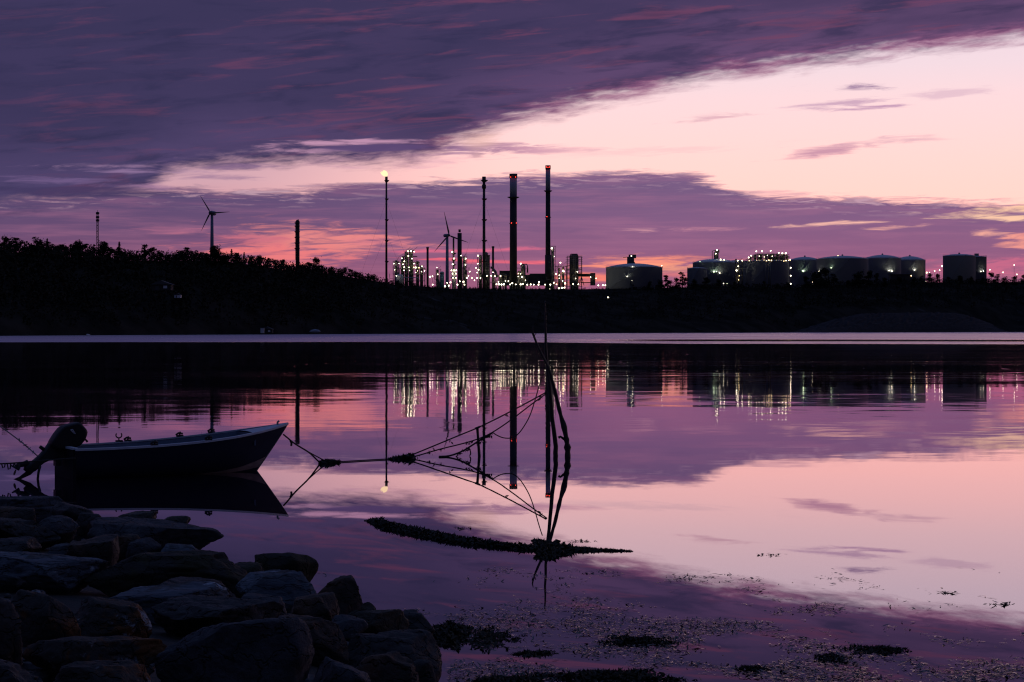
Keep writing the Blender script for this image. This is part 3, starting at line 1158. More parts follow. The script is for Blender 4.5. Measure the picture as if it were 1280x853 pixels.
# --- smaller chimneys
def pipe_stack(label, px, w, ytop, d, mat='steel', lamps=(), cap=True, taper=1.0, name='stack_pipe'):
    t = thing(name, label, 'chimney', base_at(px, d))
    cyl(t, 'shaft', px, w, ytop + 1.5, d, mat, taper=taper)
    if cap:
        cyl(t, 'cap', px, w * taper * 1.25, ytop, d, 'steel_dark', ybot=ytop + 2)
    for (x, y, *r) in lamps:
        lamp(t, x, y, d - w * d / F / 2 - 1.3, r[0] if r else 1.0)
    return t


pipe_stack('slim grey chimney just right of the lit process unit nearest the hill', 534.5, 2.9, 309, 2015, 'concrete', taper=.95, name='slim_chimney')
t = pipe_stack('stocky brown chimney with a stepped top beside the refinery turbine', 574.5, 5.4, 290, 2060, 'concrete', cap=False, name='stepped_chimney')
cyl(t, 'collar', 574.5, 3.0, 287, 2060, 'steel_dark', ybot=290.5)
t = pipe_stack('short chimney with a flared head and slanting duct behind the flareless stack', 616.3, 2.7, 308, 2040, 'steel_dark', cap=True, name='short_chimney')
bars(t, 'duct', [[(616.3, 336, -6), (619.5, 340, -6), (621.5, 347, -6)], [(613, 335, -6), (616, 334.5, -6)]], 2040, 1.2, 'steel')
cl = [c3(682, 282, 1.4), c3(700, 347, 1.35), c3(687, 405, 1.4), c3(675, 465, 1.2), c3(700, 465, 1.2), c3(722, 465, 1.2), c3(685, 498, 1.2), c3(720, 498, 1.2), c3(690, 540, 1.0), c3(720, 540, 1.0)]
t = thing('lit_column', 'slim column hung with a chain of bright lamps between turbine and stepped chimney', 'column', base_at(567, 2000))
cyl(t, 'shell', 566.9, 2.2, 298.5, 2000, 'steel_dark', dome=.8)
cyl(t, 'lower_shell', 567.5, 5.0, 337, 2000, 'white_paint', dome=1)
for yy in (317, 325, 331, 337.5, 342, 347):
    ring(t, 567.3, 5.5 if yy < 335 else 8.5, yy, 2000)
for l in cl:
    lamp(t, l[0], l[1], 2000 - 4.6, l[2])

# --- process units
process_unit('densely lit process unit nearest the hill, with a lamp crowned tower', 497, 531, 313, 2035, 6,
             [(508, 4.5, 316), (513.5, 5.5, 314), (503, 3.5, 322), (522, 4, 328), (527, 4, 333)],
             [c3(240, 275, 1.2), c3(270, 272, 1.5), c3(302, 278, 1.1), c3(243, 322, 1.1), c3(280, 348, 1.0), c3(178, 345, 1.0), c3(203, 375), c3(190, 405), c3(202, 433), c3(200, 465, .8),
              c3(300, 398), c3(250, 435, 1.1, 'lamp_green'), c3(255, 466, .9, 'lamp_green'), c3(318, 437, 1.3), c3(298, 436, 1.1, 'lamp_warm'), c3(350, 440, .8, 'lamp_warm'), c3(380, 425, 1.0), c3(405, 470), c3(375, 478, .8), c3(335, 470, .7, 'lamp_warm'),
              c3(318, 488, .7)], 1, tops=[(497, 326), (502, 322), (506, 317), (508, 313), (518, 313), (521, 318), (522, 326), (531, 335)])
process_unit('small process tower at the very edge of the hill, left of the densely lit unit', 491.5, 498.5, 327, 2030, 4, [(495, 4, 327)],
             [c3(150, 398, .8), c3(98, 398, .9), c3(107, 460, .7)], 2, cat='process tower', name='process_tower')
process_unit('low lit unit with a crane like head just left of the blue silo', 545, 551, 337, 2025, 3, [(547, 3, 338)],
             [c3(528, 437, .8), c3(537, 505, .9)], 3, name='vent_unit')
process_unit('lamp hung scaffold tower on the flank of the stepped chimney', 577.5, 583.5, 320, 2050, 6, [(580.5, 3.6, 322)],
             [c3(771, 318, 1.0), c3(818, 348, 1.2), c3(815, 410, 1.0), c3(857, 478, 1.0), c3(845, 520, .9), c3(830, 540, 1.2), c3(880, 542, 1.2, 'lamp_warm')], 4, name='scaffold_tower', cat='process tower')
process_unit('lit process tower wrapped round the foot of the flareless stack', 597, 612, 319, 2025, 6, [(600.5, 4, 321), (607.5, 5, 317), (610.5, 3, 320)],
             [c3(940, 318, 1.3), c3(938, 398, 1.0), c3(920, 440, 1.0), c3(945, 460, 1.3), c3(932, 488, 1.0), c3(930, 542, 1.3), c3(965, 542, 1.0), c3(905, 565, .9)], 5, name='reactor_tower', cat='process tower')
process_unit('long low pipe rack glittering at the foot of the thickest chimney', 611, 637, 344, 2020, 2, [(617, 3, 343), (625, 4, 345), (632, 3, 344)],
             [c3(1030, 520), c3(1072, 520, 1.1), c3(1110, 525, 1.1), c3(1165, 522, 1.2), c3(1090, 485, .8), c3(1145, 580, .9), c3(1215, 570, .9), c3(1243, 572, .9)], 6, name='pipe_rack', cat='pipe rack')
process_unit('small lit vessel unit with a looping pipe between the two large chimneys', 646, 660, 336, 2020, 3, [(654, 6, 333), (649, 4, 340)],
             [c8(192, 272, 1.3), c8(165, 385, .9, 'lamp_warm'), c8(190, 388, .8), c8(162, 420, .8), c8(205, 425, 1.3), c8(245, 462, .7), c8(145, 468, .8)], 7, name='vessel_unit')
bars(bpy.data.objects['vessel_unit'], 'loop_pipe', [[(651, 334, -4), (652.5, 330.5, -4), (658.5, 330.5, -4), (659.3, 333, -4), (659, 341, -4)]], 2020, .55)
process_unit('lamp topped ladder column clamped to the right flank of the tallest chimney', 689, 694, 308, 2015, 9, [(691, 3.2, 310)],
             [c8(546, 97, 1.5), c8(595, 390, 1.1), c8(575, 190, .6)], 8, name='ladder_column', cat='column')
process_unit('open low unit with one hot orange lamp between tallest chimney and scaffolded reactor', 694, 708, 333, 2020, 3, [(699, 3, 336), (704, 3, 335)],
             [c8(645, 262, 1.3), c8(675, 355, 1.9, 'lamp_warm'), c8(632, 405, .9), c8(632, 440, .8), c8(670, 470, .8), c8(685, 362, 1.2)], 9, name='pump_unit')
# building behind the foot of the chimneys
t = thing('compressor_house', 'long flat roofed dark building behind the feet of the two large chimneys', 'building', base_at(656, 2060))
boxpx(t, 'wall', 625, 684, 344, 357, 2060, 'steel_dark', 22)
boxpx(t, 'roof', 624.4, 638, 339, 344.2, 2060, 'steel_dark', 23)
boxpx(t, 'annex', 662, 683, 342.5, 344.2, 2060, 'steel_dark', 20)
# scaffolded reactor
t = process_unit('dark boxy reactor tower caged in scaffolding right of the tallest chimney', 709, 727, 321, 2030, 8, [(718, 10.5, 321.5)], [c8(838, 365, 1.0), c8(818, 443, .8)], 10, name='scaffolded_reactor', cat='reactor')
boxpx(t, 'casing', 712, 722.5, 320, 356, 2030, 'steel_dark', 8)
b = MB()
for k in range(9):
    y = 322 + k * 2.4
    b.tube([W(707, y, 2022), W(728.5, y, 2022)], .16, 4)
b.build('scaffold_pole', 'steel', t)
bars(t, 'top_frame', [[(712.5, 321, -3), (713.5, 318, -3), (721.5, 318, -3), (722.5, 321, -3)]], 2030, .6)
# conveyor bridge
t = thing('conveyor_bridge', 'dark enclosed bridge with a block head reaching right from the scaffolded reactor', 'conveyor', base_at(735, 2030))
boxpx(t, 'gallery', 723, 742, 342.5, 346, 2030, 'steel_dark', 5)
boxpx(t, 'head_house', 738, 744, 341.5, 357, 2030, 'steel_dark', 6)
bars(t, 'trestle', [[(727, 346), (724, 357)], [(727, 346), (730, 357)]], 2030, .35)
boxpx(t, 'deck', 726, 740, 353, 354, 2030, 'steel_dark', 4)
for l in (c8(990, 425, .8), c8(1052, 440, 1.0, 'lamp_warm')):
    lamp(t, l[0], l[1], 2024, l[2], l[3] if len(l) > 3 else 'lamp_white')
# blue silo, spherical-roofed tank at hill foot
t = thing('blue_silo', 'upright blue silo left of the refinery turbine foot', 'silo', base_at(552.5, 2010))
cyl(t, 'shell', 552.5, 5.2, 341, 2010, 'silo_blue', dome=1.2)
ring(t, 552.5, 5.8, 342, 2010, name='handrail')
t = thing('round_tank', 'small white lit tank tucked under the densely lit unit at the hill edge', 'tank', base_at(499.5, 2010))
cyl(t, 'shell', 499.5, 9.6, 345.5, 2010, 'white_paint', dome=2.0, n=24)
cyl(t, 'vent', 499, 1.2, 338, 2010, 'steel')
lamp(t, 495.5, 345, 2003, .9)
t = thing('pipe_gantry', 'low white pipe gantry running along the ground beside the small white tank', 'pipe gantry', base_at(515, 2012))
bars(t, 'beam', [[(505, 347), (523.5, 347.5), (523.5, 353)]], 2012, .45, 'concrete_pale')
bars(t, 'strut', [[(508, 347), (508, 354)], [(515, 347.2), (515, 354)]], 2012, .3, 'steel')

# --- lamp posts along the plant fence (the glittering row)
p0 = None
LP = [c8(70, 510), c8(95, 495), c8(135, 510), c8(190, 508), c8(215, 505), c8(265, 512), c8(305, 510), c8(340, 512), c8(395, 512), c8(402, 483), c8(470, 512), c8(530, 512), c8(600, 510), c8(570, 490),
      c8(698, 498), c8(628, 555), c8(660, 549), c8(690, 547), c8(790, 505), c8(850, 508), c8(1078, 520), c8(1130, 518), c8(1158, 518),
      c3(1125, 603), c3(1150, 605), c3(1175, 607), c3(1198, 605), c3(758, 575), c3(795, 580), c3(735, 608), c3(805, 608), c3(665, 585), c3(632, 590), c3(610, 625), c3(648, 618), c3(487, 608),
      c3(460, 530), c3(485, 525)]
rl = random.Random(3)
GLP = 'lamp posts along the refinery fence'
for i, (px, py) in enumerate(LP):
    d = 1960 + rl.uniform(-25, 25)
    pos = W(px, py, d)
    sc = rl.uniform(.85, 1.35)
    if p0 is None:
        p0 = thing('lamp_post', 'glowing lamp post in the low row along the refinery fence', 'lamp post', pos, GLP)
        b = MB()
        b.tube([pos + Vector((0, 0, -8)), pos + Vector((0, 0, .2))], .16, 6)
        b.build('pole', 'steel', p0)
        lamp(p0, px, py, d - .3, 1.1)
    else:
        o = dup(p0, pos, scale=(sc, sc, 1))
        for c in o.children:
            if c.name.startswith('lamp'):
                c.scale = (1, 1, sc)


def lone_lamp(px, py, d, label, r=1.0, pole=8.0, mat='lamp_white', group=None):
    pos = W(px, py, d)
    t = thing('lamp_post', label, 'lamp post', pos, group)
    b = MB()
    b.tube([pos + Vector((0, .3, -pole)), pos + Vector((0, .3, .2))], .12, 6)
    b.build('pole', 'steel', t)
    lamp(t, px, py, d - .2, r, mat)
    return t


lone_lamp(686.8, 362.3, 1390, 'big bright lamp shining below the tallest chimney, in front of the fence row', 1.5, 7)
lone_lamp(760.2, 372.0, 1340, 'bright white lamp alone on the dark slope left of the dome roofed tank', 1.0, 6)
lone_lamp(742.0, 374.3, 1330, 'dim lamp on the dark slope, left of the bright lone one', .45, 5)
lone_lamp(904.5, 354.6, 1600, 'bright lamp low before the wide grey tank with the roof tower', .7, 5)
lone_lamp(909.0, 354.6, 1600, 'fainter lamp of the close pair before the wide grey tank', .45, 5)
lone_lamp(1015.9, 352.5, 1690, 'bright lamp low at the foot of the dome tanks, right of the platform tank', 1.0, 5)
lone_lamp(1177.5, 333.0, 1950, 'tall lamp post against the left wall of the end storage tank', 1.1, 16)
lone_lamp(1174.5, 338.0, 1960, 'lamp second nearest the left wall of the end storage tank', .9, 12)
lone_lamp(1168.3, 339.0, 1960, 'lamp above the treetops midway between the dome tanks and the end tank', .9, 12)
lone_lamp(1162.0, 341.0, 1960, 'lamp half sunk in the treetops right of the orange lit tank wall', .8, 12)
lone_lamp(1237.4, 337.4, 1960, 'lamp post just right of the dark end tank', .9, 14)
lone_lamp(1253.8, 340.6, 1960, 'lamp post standing between two others right of the dark end tank', .9, 12)
lone_lamp(1267.8, 331.5, 1960, 'highest lamp post at the far right edge of the skyline', .9, 22)
lone_lamp(1271.1, 343.2, 1960, 'low lamp post beneath the highest one at the far right edge', .9, 10)
for px in (1153.9, 1157.0, 1161.0, 1165.2):
    lone_lamp(px, 352.2, 1700, 'small lamp of the tight row of four under the treetops left of the end tank', .55, 4, group='row of four small lamps')
lone_lamp(790, 351, 1420, 'unlit looking grey mast lamp before the dome roofed tank', .25, 16)


# --- storage tanks
def tank(label, x0, x1, yshell, ydome, d, wall='tank_paint', roof='tank_roof', dome=True, ybot=362):
    s = d / F
    cx = (x0 + x1) / 2
    base = Vector(((cx - 640) * s, d, H + (HOR - ybot) * s))
    t = thing('storage_tank', label, 'storage tank', base)
    r = (x1 - x0) * s / 2
    hs = H + (HOR - yshell) * s - base.z
    hd = (yshell - ydome) * s
    b = MB()
    prof = [(r, 0)]
    prof += [(r, hs - .6), (r * 1.012, hs - .55), (r * 1.012, hs)]
    b.lathe(base, prof, 56)
    b.build('shell', wall, t)
    b = MB()
    n = 8
    prof = []
    for k in range(n + 1):
        a = k / n
        prof.append((max(.05, r * 1.0 * (1 - a)), hs + .02 + hd * (1 - (1 - a) ** 2)))
    b.lathe(base, prof, 56)
    b.build('roof', roof, t)
    b = MB()
    b.lathe((base.x, base.y, base.z + hs + hd - .3), [(.9, 0), (.9, 1.4), (.3, 1.8)], 10)
    b.build('vent', 'steel', t)
    # handrail round the roof edge
    b = MB()
    pts = [(base.x + r * math.cos(a), base.y + r * math.sin(a), base.z + hs + 1.1) for a in [i * 6.2832 / 48 for i in range(49)]]
    b.tube(pts, .06, 4, False)
    for i in range(0, 48, 2):
        a = i * 6.2832 / 48
        q = (base.x + r * math.cos(a), base.y + r * math.sin(a), base.z + hs)
        b.tube([q, (q[0], q[1], q[2] + 1.1)], .05, 4, False)
    b.build('handrail', 'steel', t)
    # spiral stair on the near side
    b = MB()
    for i in range(24):
        a = R(-150) + R(70) * i / 23
        z = base.z + hs * i / 23
        b.box((base.x + (r + .6) * math.cos(a), base.y + (r + .6) * math.sin(a), z), (1.2, 1.0, .25), a)
    b.build('stair', 'steel', t)
    t['_r'] = r
    return t


def tlamps(t, d, lst, mat='lamp_white'):
    r = t['_r']
    for (px, py, *q) in lst:
        x = (px - 640) * d / F - t.location.x
        yy = d - math.sqrt(max(0, r * r - x * x)) - 1.5
        lamp(t, 640 + (px - 640) * d / yy, HOR + (py - HOR) * 1.0, yy, q[0] if q else .9, q[1] if len(q) > 1 else mat)


d = 2000
t = tank('wide dome roofed tank standing alone with a stair tower on its roof', 757.4, 828, 334.5, 329.5, d)
tw = W(788.5, 330, d)
boxpx(t, 'roof_tower', 784, 792.5, 322, 332, d, 'steel_dark', 6)
boxpx(t, 'tower_head', 786, 795, 318.5, 323, d, 'steel_dark', 5)
bars(t, 'tower_arm', [[(779, 322), (786, 321.5)]], d, .3)
tlamps(t, d, [(787, 320.2, 1.0), (788.5, 333.5, .8), (782, 345.8, .7)])
lamp(t, 827.3, 332.5, d, .7)
t = tank('small low tank shell at the left flank of the wide tank with the roof tower', 859, 884, 335.5, 334.5, 1985)
d = 2030
t = tank('wide grey tank with a shallow dome and a slim lit tower on its roof', 866, 922, 328.5, 323.8, d)
boxpx(t, 'roof_tower', 892.5, 898, 315.5, 326, d, 'steel_dark', 4)
boxpx(t, 'tower_head', 894, 899, 312.5, 316, d, 'steel_dark', 4)
bars(t, 'tower_pipe', [[(890.3, 326), (890.3, 314), (894, 313)]], d, .35)
lamp(t, 896.4, 312.8, d - 4, 1.2); lamp(t, 894.8, 317.3, d - 4, 1.1)
lamp(t, 900.8, 324.5, d - 16, 1.1); lamp(t, 905.2, 324.8, d - 16, 1.0)
lamp(t, 875, 327.3, d - 21, .6, 'lamp_green')
tlamps(t, d, [(889.4, 339.8, 1.4, 'lamp_green'), (896.6, 341.5, .8), (892.5, 339.6, .7, 'lamp_green')])
t = tank('plain tank shell wedged between the roof tower tank and the platform tank', 908, 932, 327, 325.5, 2060)
# platform tank
d = 1990
t = tank('tall straight sided tank crowned by a brightly lit steel platform', 929, 986, 326.5, 325.5, d, wall='tank_paint')
s = d / F
zt = H + (HOR - 326.5) * s
b = MB()
for i in range(34):
    px = 934 + i * 52 / 33
    yt = interp(px, [(932, 324), (938, 320), (946, 316.5), (960, 315.5), (980, 317), (987, 320)])
    for dy in (-10, 0, 10):
        b.tube([W(px, 326.3, d + dy), W(px, yt, d + dy)], .2, 5)
for yy in (324.8, 321, 317.8):
    xs = [px for px in range(932, 988) if interp(px, [(932, 324), (938, 320), (946, 316.5), (960, 315.5), (980, 317), (987, 320)]) <= yy]
    if xs:
        for dy in (-10, 0, 10):
            b.tube([W(xs[0], yy, d + dy), W(xs[-1], yy, d + dy)], .3, 5)
b.build('roof_platform', 'steel_dark', t)
for yy, xa, xb in ((322.6, 937, 986), (319.0, 942, 985)):
    b = MB(); a, c = W(xa, yy, d), W(xb, yy, d)
    b.box(((a.x + c.x) / 2, d, a.z), (c.x - a.x, 20, .3)); b.build('deck', 'steel_dark', t)
for (px, w, yy) in ((944, 3, 319), (951, 4, 318), (958, 3, 317.5), (965, 5, 318), (972, 3, 317.3), (979, 4, 318), (938, 3, 321.5), (948, 3, 320.5), (961.5, 3, 319.5), (969, 3, 320.5), (975.5, 3, 320), (983.5, 3, 319.5)):
    cyl(t, 'valve_house', px, w, yy, d, 'steel', ybot=326)
k = 740
for (cx_, cy_, r_) in [(965, 158, 1.2), (980, 147, 1.1), (1012, 120, 1.1), (1047, 120, 1.2), (1100, 117, 1.1), (1150, 130, 1.1), (1172, 132, 1.3), (1193, 132, 1.4), (1110, 150, .7), (1080, 145, .6),
                       (1030, 150, .7), (1060, 155, .6)]:
    lamp(t, k + cx_ * .203, 290 + cy_ * .203, d - 12, r_)
for i in range(17):
    lamp(t, 936.5 + i * 3.08, 326.0 + rl.uniform(-.6, .5), d - 24 + abs(i - 8) * 1.2, rl.uniform(.65, 1.0), 'lamp_warm', 'deck_lamp')
for (px, py) in ((987.7, 325), (988.4, 335), (988.4, 344.8), (988.4, 355)):
    lamp(t, px, py, d, 1.15, 'lamp_warm' if py < 330 else 'lamp_white')
bars(t, 'lamp_rail', [[(987.6, 325, 2), (987.6, 358, 2)]], d, .25)
bars(t, 'downpipe', [[(956.5, 327, -24), (956.5, 358, -24)], [(961, 327, -24), (961, 358, -24)], [(963, 327, -24), (963, 358, -24)]], d, .4, 'steel')
# lit stair tower left of it
t = process_unit('narrow lit stair tower in the gap left of the platform tank', 919.5, 928, 325.5, 1975, 7, [(923, 2, 328)], [(922.3, 326.1, 1.0), (927.8, 326.1, 1.0), (922.7, 333, .9), (920.7, 338.3, 1.5), (924, 345, .6, 'lamp_warm'), (923.2, 350, .6, 'lamp_warm')], 12,
                 name='stair_tower', cat='stair tower', depth=5)
# row of dome tanks
d = 2060
t = tank('dome roofed tank partly hidden by the platform tank, first of the dome row', 986, 1026, 325.5, 321.3, d + 40)
tlamps(t, d + 40, [(1001, 338.8, 1.6, 'lamp_green')])
t = tank('widest dome roofed tank of the row, seen in front of its neighbours', 1021, 1085, 323.8, 320.0, d - 30)
tlamps(t, d - 30, [(1022.2, 339.5, .8), (1034.4, 335.0, .8, 'lamp_green')])
lamp(t, 1047.5, 319.8, d - 40, .6, 'lamp_warm')
t = tank('dome roofed tank of the row with two close lamps on its wall', 1080, 1126, 323.2, 318.8, d + 30)
tlamps(t, d + 30, [(1106.8, 338.3, .8), (1110.3, 339.2, 1.0)])
t = tank('last dome tank of the row, its right wall lit orange', 1118, 1156.5, 325.5, 320.5, d + 60)
tlamps(t, d + 60, [(1139, 337.6, 1.0)])
lamp(t, 1158.5, 341, d + 40, 1.5, 'lamp_warm')
t = tank('end tank standing apart with a flat cone roof and plain grey wall', 1179, 1219, 320.0, 317.8, 2010)
bars(t, 'vent_rod', [[(1198.5, 318), (1198.5, 316)]], 2010, .3)
t = tank('narrow dark blue tank pressed against the right side of the end tank', 1211, 1233, 321.2, 320.2, 2060, wall='tank_dark')
boxpx(t, 'roof_hut', 1218.5, 1223, 317.2, 321.5, 2060, 'steel', 4)
tlamps(t, 2060, [(1223, 339.5, .8), (1226.6, 339.0, .8)])
t = thing('valve_hut', 'low dark flat roofed hut before the last two dome tanks', 'hut', base_at(1124, 1900))
boxpx(t, 'wall', 1112, 1137, 343.8, 356, 1900, 'steel_dark', 10)
boxpx(t, 'roof', 1111, 1138, 343.0, 343.9, 1900, 'steel_dark', 12)
lamp(t, 1139, 345, 1895, .9, 'lamp_warm')

#BOAT
# ================================================================== BOAT
TH = R(28)
LT = 4.15
boat = thing('rowing_boat', 'dark open dinghy with pale rail and tilted outboard motor, moored off the rocks', 'boat', (-7.80, 34.77, 0))
boat.rotation_euler = (0, 0, TH)
NS, NV = 36, 12


def hb(u):       # half beam at the rail
    return interp(u, [(0, .63), (.15, .70), (.35, .76), (.55, .75), (.7, .66), (.82, .49), (.91, .29), (.97, .12), (1, .02)])


def shz(u):      # sheer height above the water
    return .52 + .05 * u + .285 * u ** 2.6


def kz(u):
    return interp(u, [(0, -.12), (.5, -.16), (.8, -.14), (.9, -.10), (1, -.05)])


def hull_pt(u, v, ins=0.0, side=1):
    zb, zt = kz(u) + ins * 1.5, shz(u)
    z = zb + (zt - zb) * v
    flare = .60 + .40 * v ** .8 if u < .75 else (.60 - (u - .75) * 1.6) + (.40 + (u - .75) * 1.6) * v ** .8
    prof = (1 - (1 - min(1, v * 1.0 + .02)) ** (2.6 + 2 * (1 - u))) * flare
    y = max(.006, (hb(u) - ins) * prof / 1.0)
    x = u * LT - .66 * (1 - v) ** 1.05 * max(0, (u - .55) / .45) ** 1.6
    x += -.05 * (1 - u) * 0
    if ins:
        x = x * .985 + .02
    return (x, side * y, z)


def sheet(ins, rev, v0=0.0):
    b = MB()
    for i in range(NS + 1):
        u = i / NS
        for j in range(-NV, NV + 1):
            v = v0 + (1 - v0) * abs(j) / NV
            b.v.append(hull_pt(u, v, ins, -1 if j < 0 else 1))
    n = 2 * NV + 1
    for i in range(NS):
        for j in range(n - 1):
            q = (i * n + j, (i + 1) * n + j, (i + 1) * n + j + 1, i * n + j + 1)
            b.face(q if not rev else q[::-1], True)
    return b, n


b, n = sheet(0, True)
tr = [i for i in range(n)]
b.face(tr)
hull = b.build('hull', 'hull', boat, (0, 0, 0))
b, n = sheet(.035, False)
for k, p in enumerate(b.v):
    if p[2] < .12:
        b.v[k] = (p[0], p[1], .12)
lin_o = b.build('inner_lining', 'hull_in', boat, (0, 0, 0))
b = MB()
b.box((-.0, 0, .20), (.06, 1.18, .64))
b.build('transom', 'transom', boat, (0, 0, 0))
b = MB()
b.box((.0, 0, .535), (.09, 1.24, .035))
b.build('transom_cap', 'rail', boat, (0, 0, 0))
for sgn in (-1, 1):
    b = MB()
    k0 = len(b.v)
    for i in range(61):
        u = i / 60
        x, y, z = hull_pt(u, 1, 0, sgn)
        for (oy, oz) in ((.024, -.024), (.024, .012), (-.05, .014), (-.05, -.012)):
            yy = y + sgn * oy
            if u > .93:
                yy = sgn * max(.004, abs(yy))
            b.v.append((x, yy, z + oz))
    for i in range(60):
        for j in range(4):
            j2 = (j + 1) % 4
            b.face((i * 4 + j, i * 4 + j2, i * 4 + 4 + j2, i * 4 + 4 + j))
    b.face((0, 1, 2, 3)); b.face((243, 242, 241, 240))
    b.build('gunwale', 'rail', boat, (0, 0, 0))
# pale boot stripe climbing towards the bow
for sgn in (-1, 1):
    b = MB()
    ns = 30
    for i in range(ns + 1):
        u = .52 + .475 * i / ns
        zlo = interp(u, [(.5, -.02), (.75, .0), (.9, .035), (1, .07)])
        zhi = interp(u, [(.5, -.01), (.65, .03), (.8, .10), (.92, .19), (1, .26)])
        for zz in (zlo, (zlo + zhi) / 2, zhi):
            v = (zz - kz(u)) / (shz(u) - kz(u))
            x, y, z = hull_pt(u, v, 0, sgn)
            b.v.append((x + .004, y + sgn * .006, z))
    for i in range(ns):
        for j in range(2):
            k = i * 3 + j
            b.face((k, k + 3, k + 4, k + 1), True)
    b.build('boot_stripe', 'boot', boat, (0, 0, 0))
b = MB()        # stem band
b.tube([Vector(hull_pt(1, v / 12, 0, 1)) + Vector((.01, 0, 0)) for v in range(13)], .016, 6)
b.build('stem_band', 'steel', boat, (0, 0, 0))
b = MB()        # foredeck
us = [.80 + .2 * i / 12 for i in range(13)]
for u in us:
    for q in (-1, -.5, 0, .5, 1):
        x, y, z = hull_pt(u, 1, 0, 1)
        b.v.append((x, y * q * .98, z - .012 + .03 * (1 - q * q)))
for i in range(12):
    for j in range(4):
        k = i * 5 + j
        b.face((k, k + 1, k + 6, k + 5), True)
b.build('foredeck', 'rail', boat, (0, 0, 0))
b = MB(); b.box((3.34, 0, .60), (.03, .92, .22)); b.build('deck_bulkhead', 'hull_in', boat, (0, 0, 0))
for x in (.55, 1.55, 2.45):
    b = MB()
    w = 2 * hb(x / LT) * .80
    b.box((x, 0, .36 + x * .015), (.26, w, .035))
    b.build('thwart', 'thwart', boat, (0, 0, 0))
for (u, sgn, up_) in ((.285, 1, True), (.325, 1, False), (.56, 1, False), (.70, 1, False), (.33, -1, False), (.57, -1, False)):
    x, y, z = hull_pt(u, 1, 0, sgn)
    b = MB()
    b.box((x, y - sgn * .015, z + .025), (.12, .07, .03))
    if up_:
        b.tube([(x, y, z + .02), (x, y, z + .08)], .012, 6)
        b.tube([(x + .055 * math.cos(a), y, z + .13 + .05 * math.sin(a)) for a in [R(140 + i * 26) for i in range(11)]], .012, 6)
    else:
        b.tube([(x - .07, y, z + .04), (x - .02, y, z + .075), (x + .06, y, z + .06)], .018, 6)
        b.tube([(x, y, z + .03), (x + .015, y, z + .10)], .016, 6)
    b.build('oarlock', 'motor_leg', boat, (0, 0, 0))
b = MB(); b.tube([(3.95, 0, .82), (3.95, 0, .88), (3.98, .0, .90)], .02, 6); b.build('bow_cleat', 'steel', boat, (0, 0, 0))


# outboard motor, tilted up out of the water
def mx(px, py):
    return ((px - 83) * .0141 / .93, (597 - py) * .0140)


def extrude(poly, th, edge=.6):
    """outline in the boat's long plane given a rounded thickness"""
    b = MB()
    pts = [mx(*p) for p in poly]
    cxm = sum(p[0] for p in pts) / len(pts)
    czm = sum(p[1] for p in pts) / len(pts)
    layers = [(-th, edge), (-th * .95, edge + (1 - edge) * .55), (-th * .78, .97), (0, 1.0), (th * .78, .97), (th * .95, edge + (1 - edge) * .55), (th, edge)]
    for y, k in layers:
        for (x, z) in pts:
            b.v.append((cxm + (x - cxm) * k, y, czm + (z - czm) * k))
    n = len(pts)
    for i in range(len(layers) - 1):
        for j in range(n):
            j2 = (j + 1) % n
            b.face((i * n + j, i * n + j2, (i + 1) * n + j2, (i + 1) * n + j), True)
    b.face(list(range(n))); b.face([(len(layers) - 1) * n + j for j in reversed(range(n))])
    return b


def smooth_poly(p, it=2):
    for _ in range(it):
        q = []
        for i in range(len(p)):
            a, c = p[i], p[(i + 1) % len(p)]
            q += [(a[0] * .75 + c[0] * .25, a[1] * .75 + c[1] * .25), (a[0] * .25 + c[0] * .75, a[1] * .25 + c[1] * .75)]
        p = q
    return p


leg = extrude(smooth_poly([(80, 549), (90, 562), (84, 568), (66, 574), (55, 579), (49, 587), (40, 591), (33, 584), (44, 576), (55, 566), (66, 550)], 1), .085, .7)
leg.tube([mx(27, 581)[0:1] + (0,) + mx(27, 581)[1:2], (mx(38, 577.5)[0], 0, mx(38, 577.5)[1]), (mx(47, 586)[0], 0, mx(47, 586)[1])], [.03, .06, .035], 8)
motor = leg.build('outboard_motor', 'motor_leg', boat, (0, 0, 0))
cowl = extrude([(63, 556), (66, 549.5), (70.5, 542), (75.5, 535.5), (79, 532.5), (88, 529.6), (95, 528), (98, 528.4), (102, 532), (106, 537), (107.3, 540.5), (106.4, 545), (104, 551), (99.5, 556.5), (92, 560.5), (80, 563.5), (70, 562.5)], .17, .84)
cowl.build('cowling', 'motor', motor, (0, 0, 0))
b = extrude([(49, 586), (40, 586), (30, 594), (21, 598), (31, 597.5), (43, 592)], .02, .9)
b.build('skeg', 'motor_leg', motor, (0, 0, 0))
b = MB()
pc = mx(27, 583)
ax = Vector((-.72, 0, .30)).normalized()
for k in range(3):
    a = k * 2.094 + .5
    e1 = Vector((0, 1, 0)) * math.cos(a) + Vector((ax.z, 0, -ax.x)) * math.sin(a)
    e2 = ax.cross(e1)
    c = Vector((pc[0], 0, pc[1]))
    ring_ = []
    for (r_, w_) in ((.03, .02), (.07, .05), (.11, .055), (.135, .02)):
        ring_.append((c + e1 * r_ + e2 * w_ + ax * w_ * .6, c + e1 * r_ - e2 * w_ - ax * w_ * .6))
    k0 = len(b.v)
    for p, q in ring_:
        b.v += [tuple(p), tuple(q)]
    for i in range(3):
        b.face((k0 + i * 2, k0 + i * 2 + 1, k0 + i * 2 + 3, k0 + i * 2 + 2), True)
b.tube([Vector((pc[0], 0, pc[1])) - ax * .05, Vector((pc[0], 0, pc[1])) + ax * .09], [.035, .012], 8)
b.build('propeller', 'steel_dark', motor, (0, 0, 0))
b = MB()
b.tube([(mx(60, 563)[0], 0, mx(60, 563)[1]), (mx(53.5, 557.5)[0], 0, mx(53.5, 557.5)[1])], [.035, .03], 6)
b.build('tilt_grip', 'motor_leg', motor, (0, 0, 0))
b = MB()
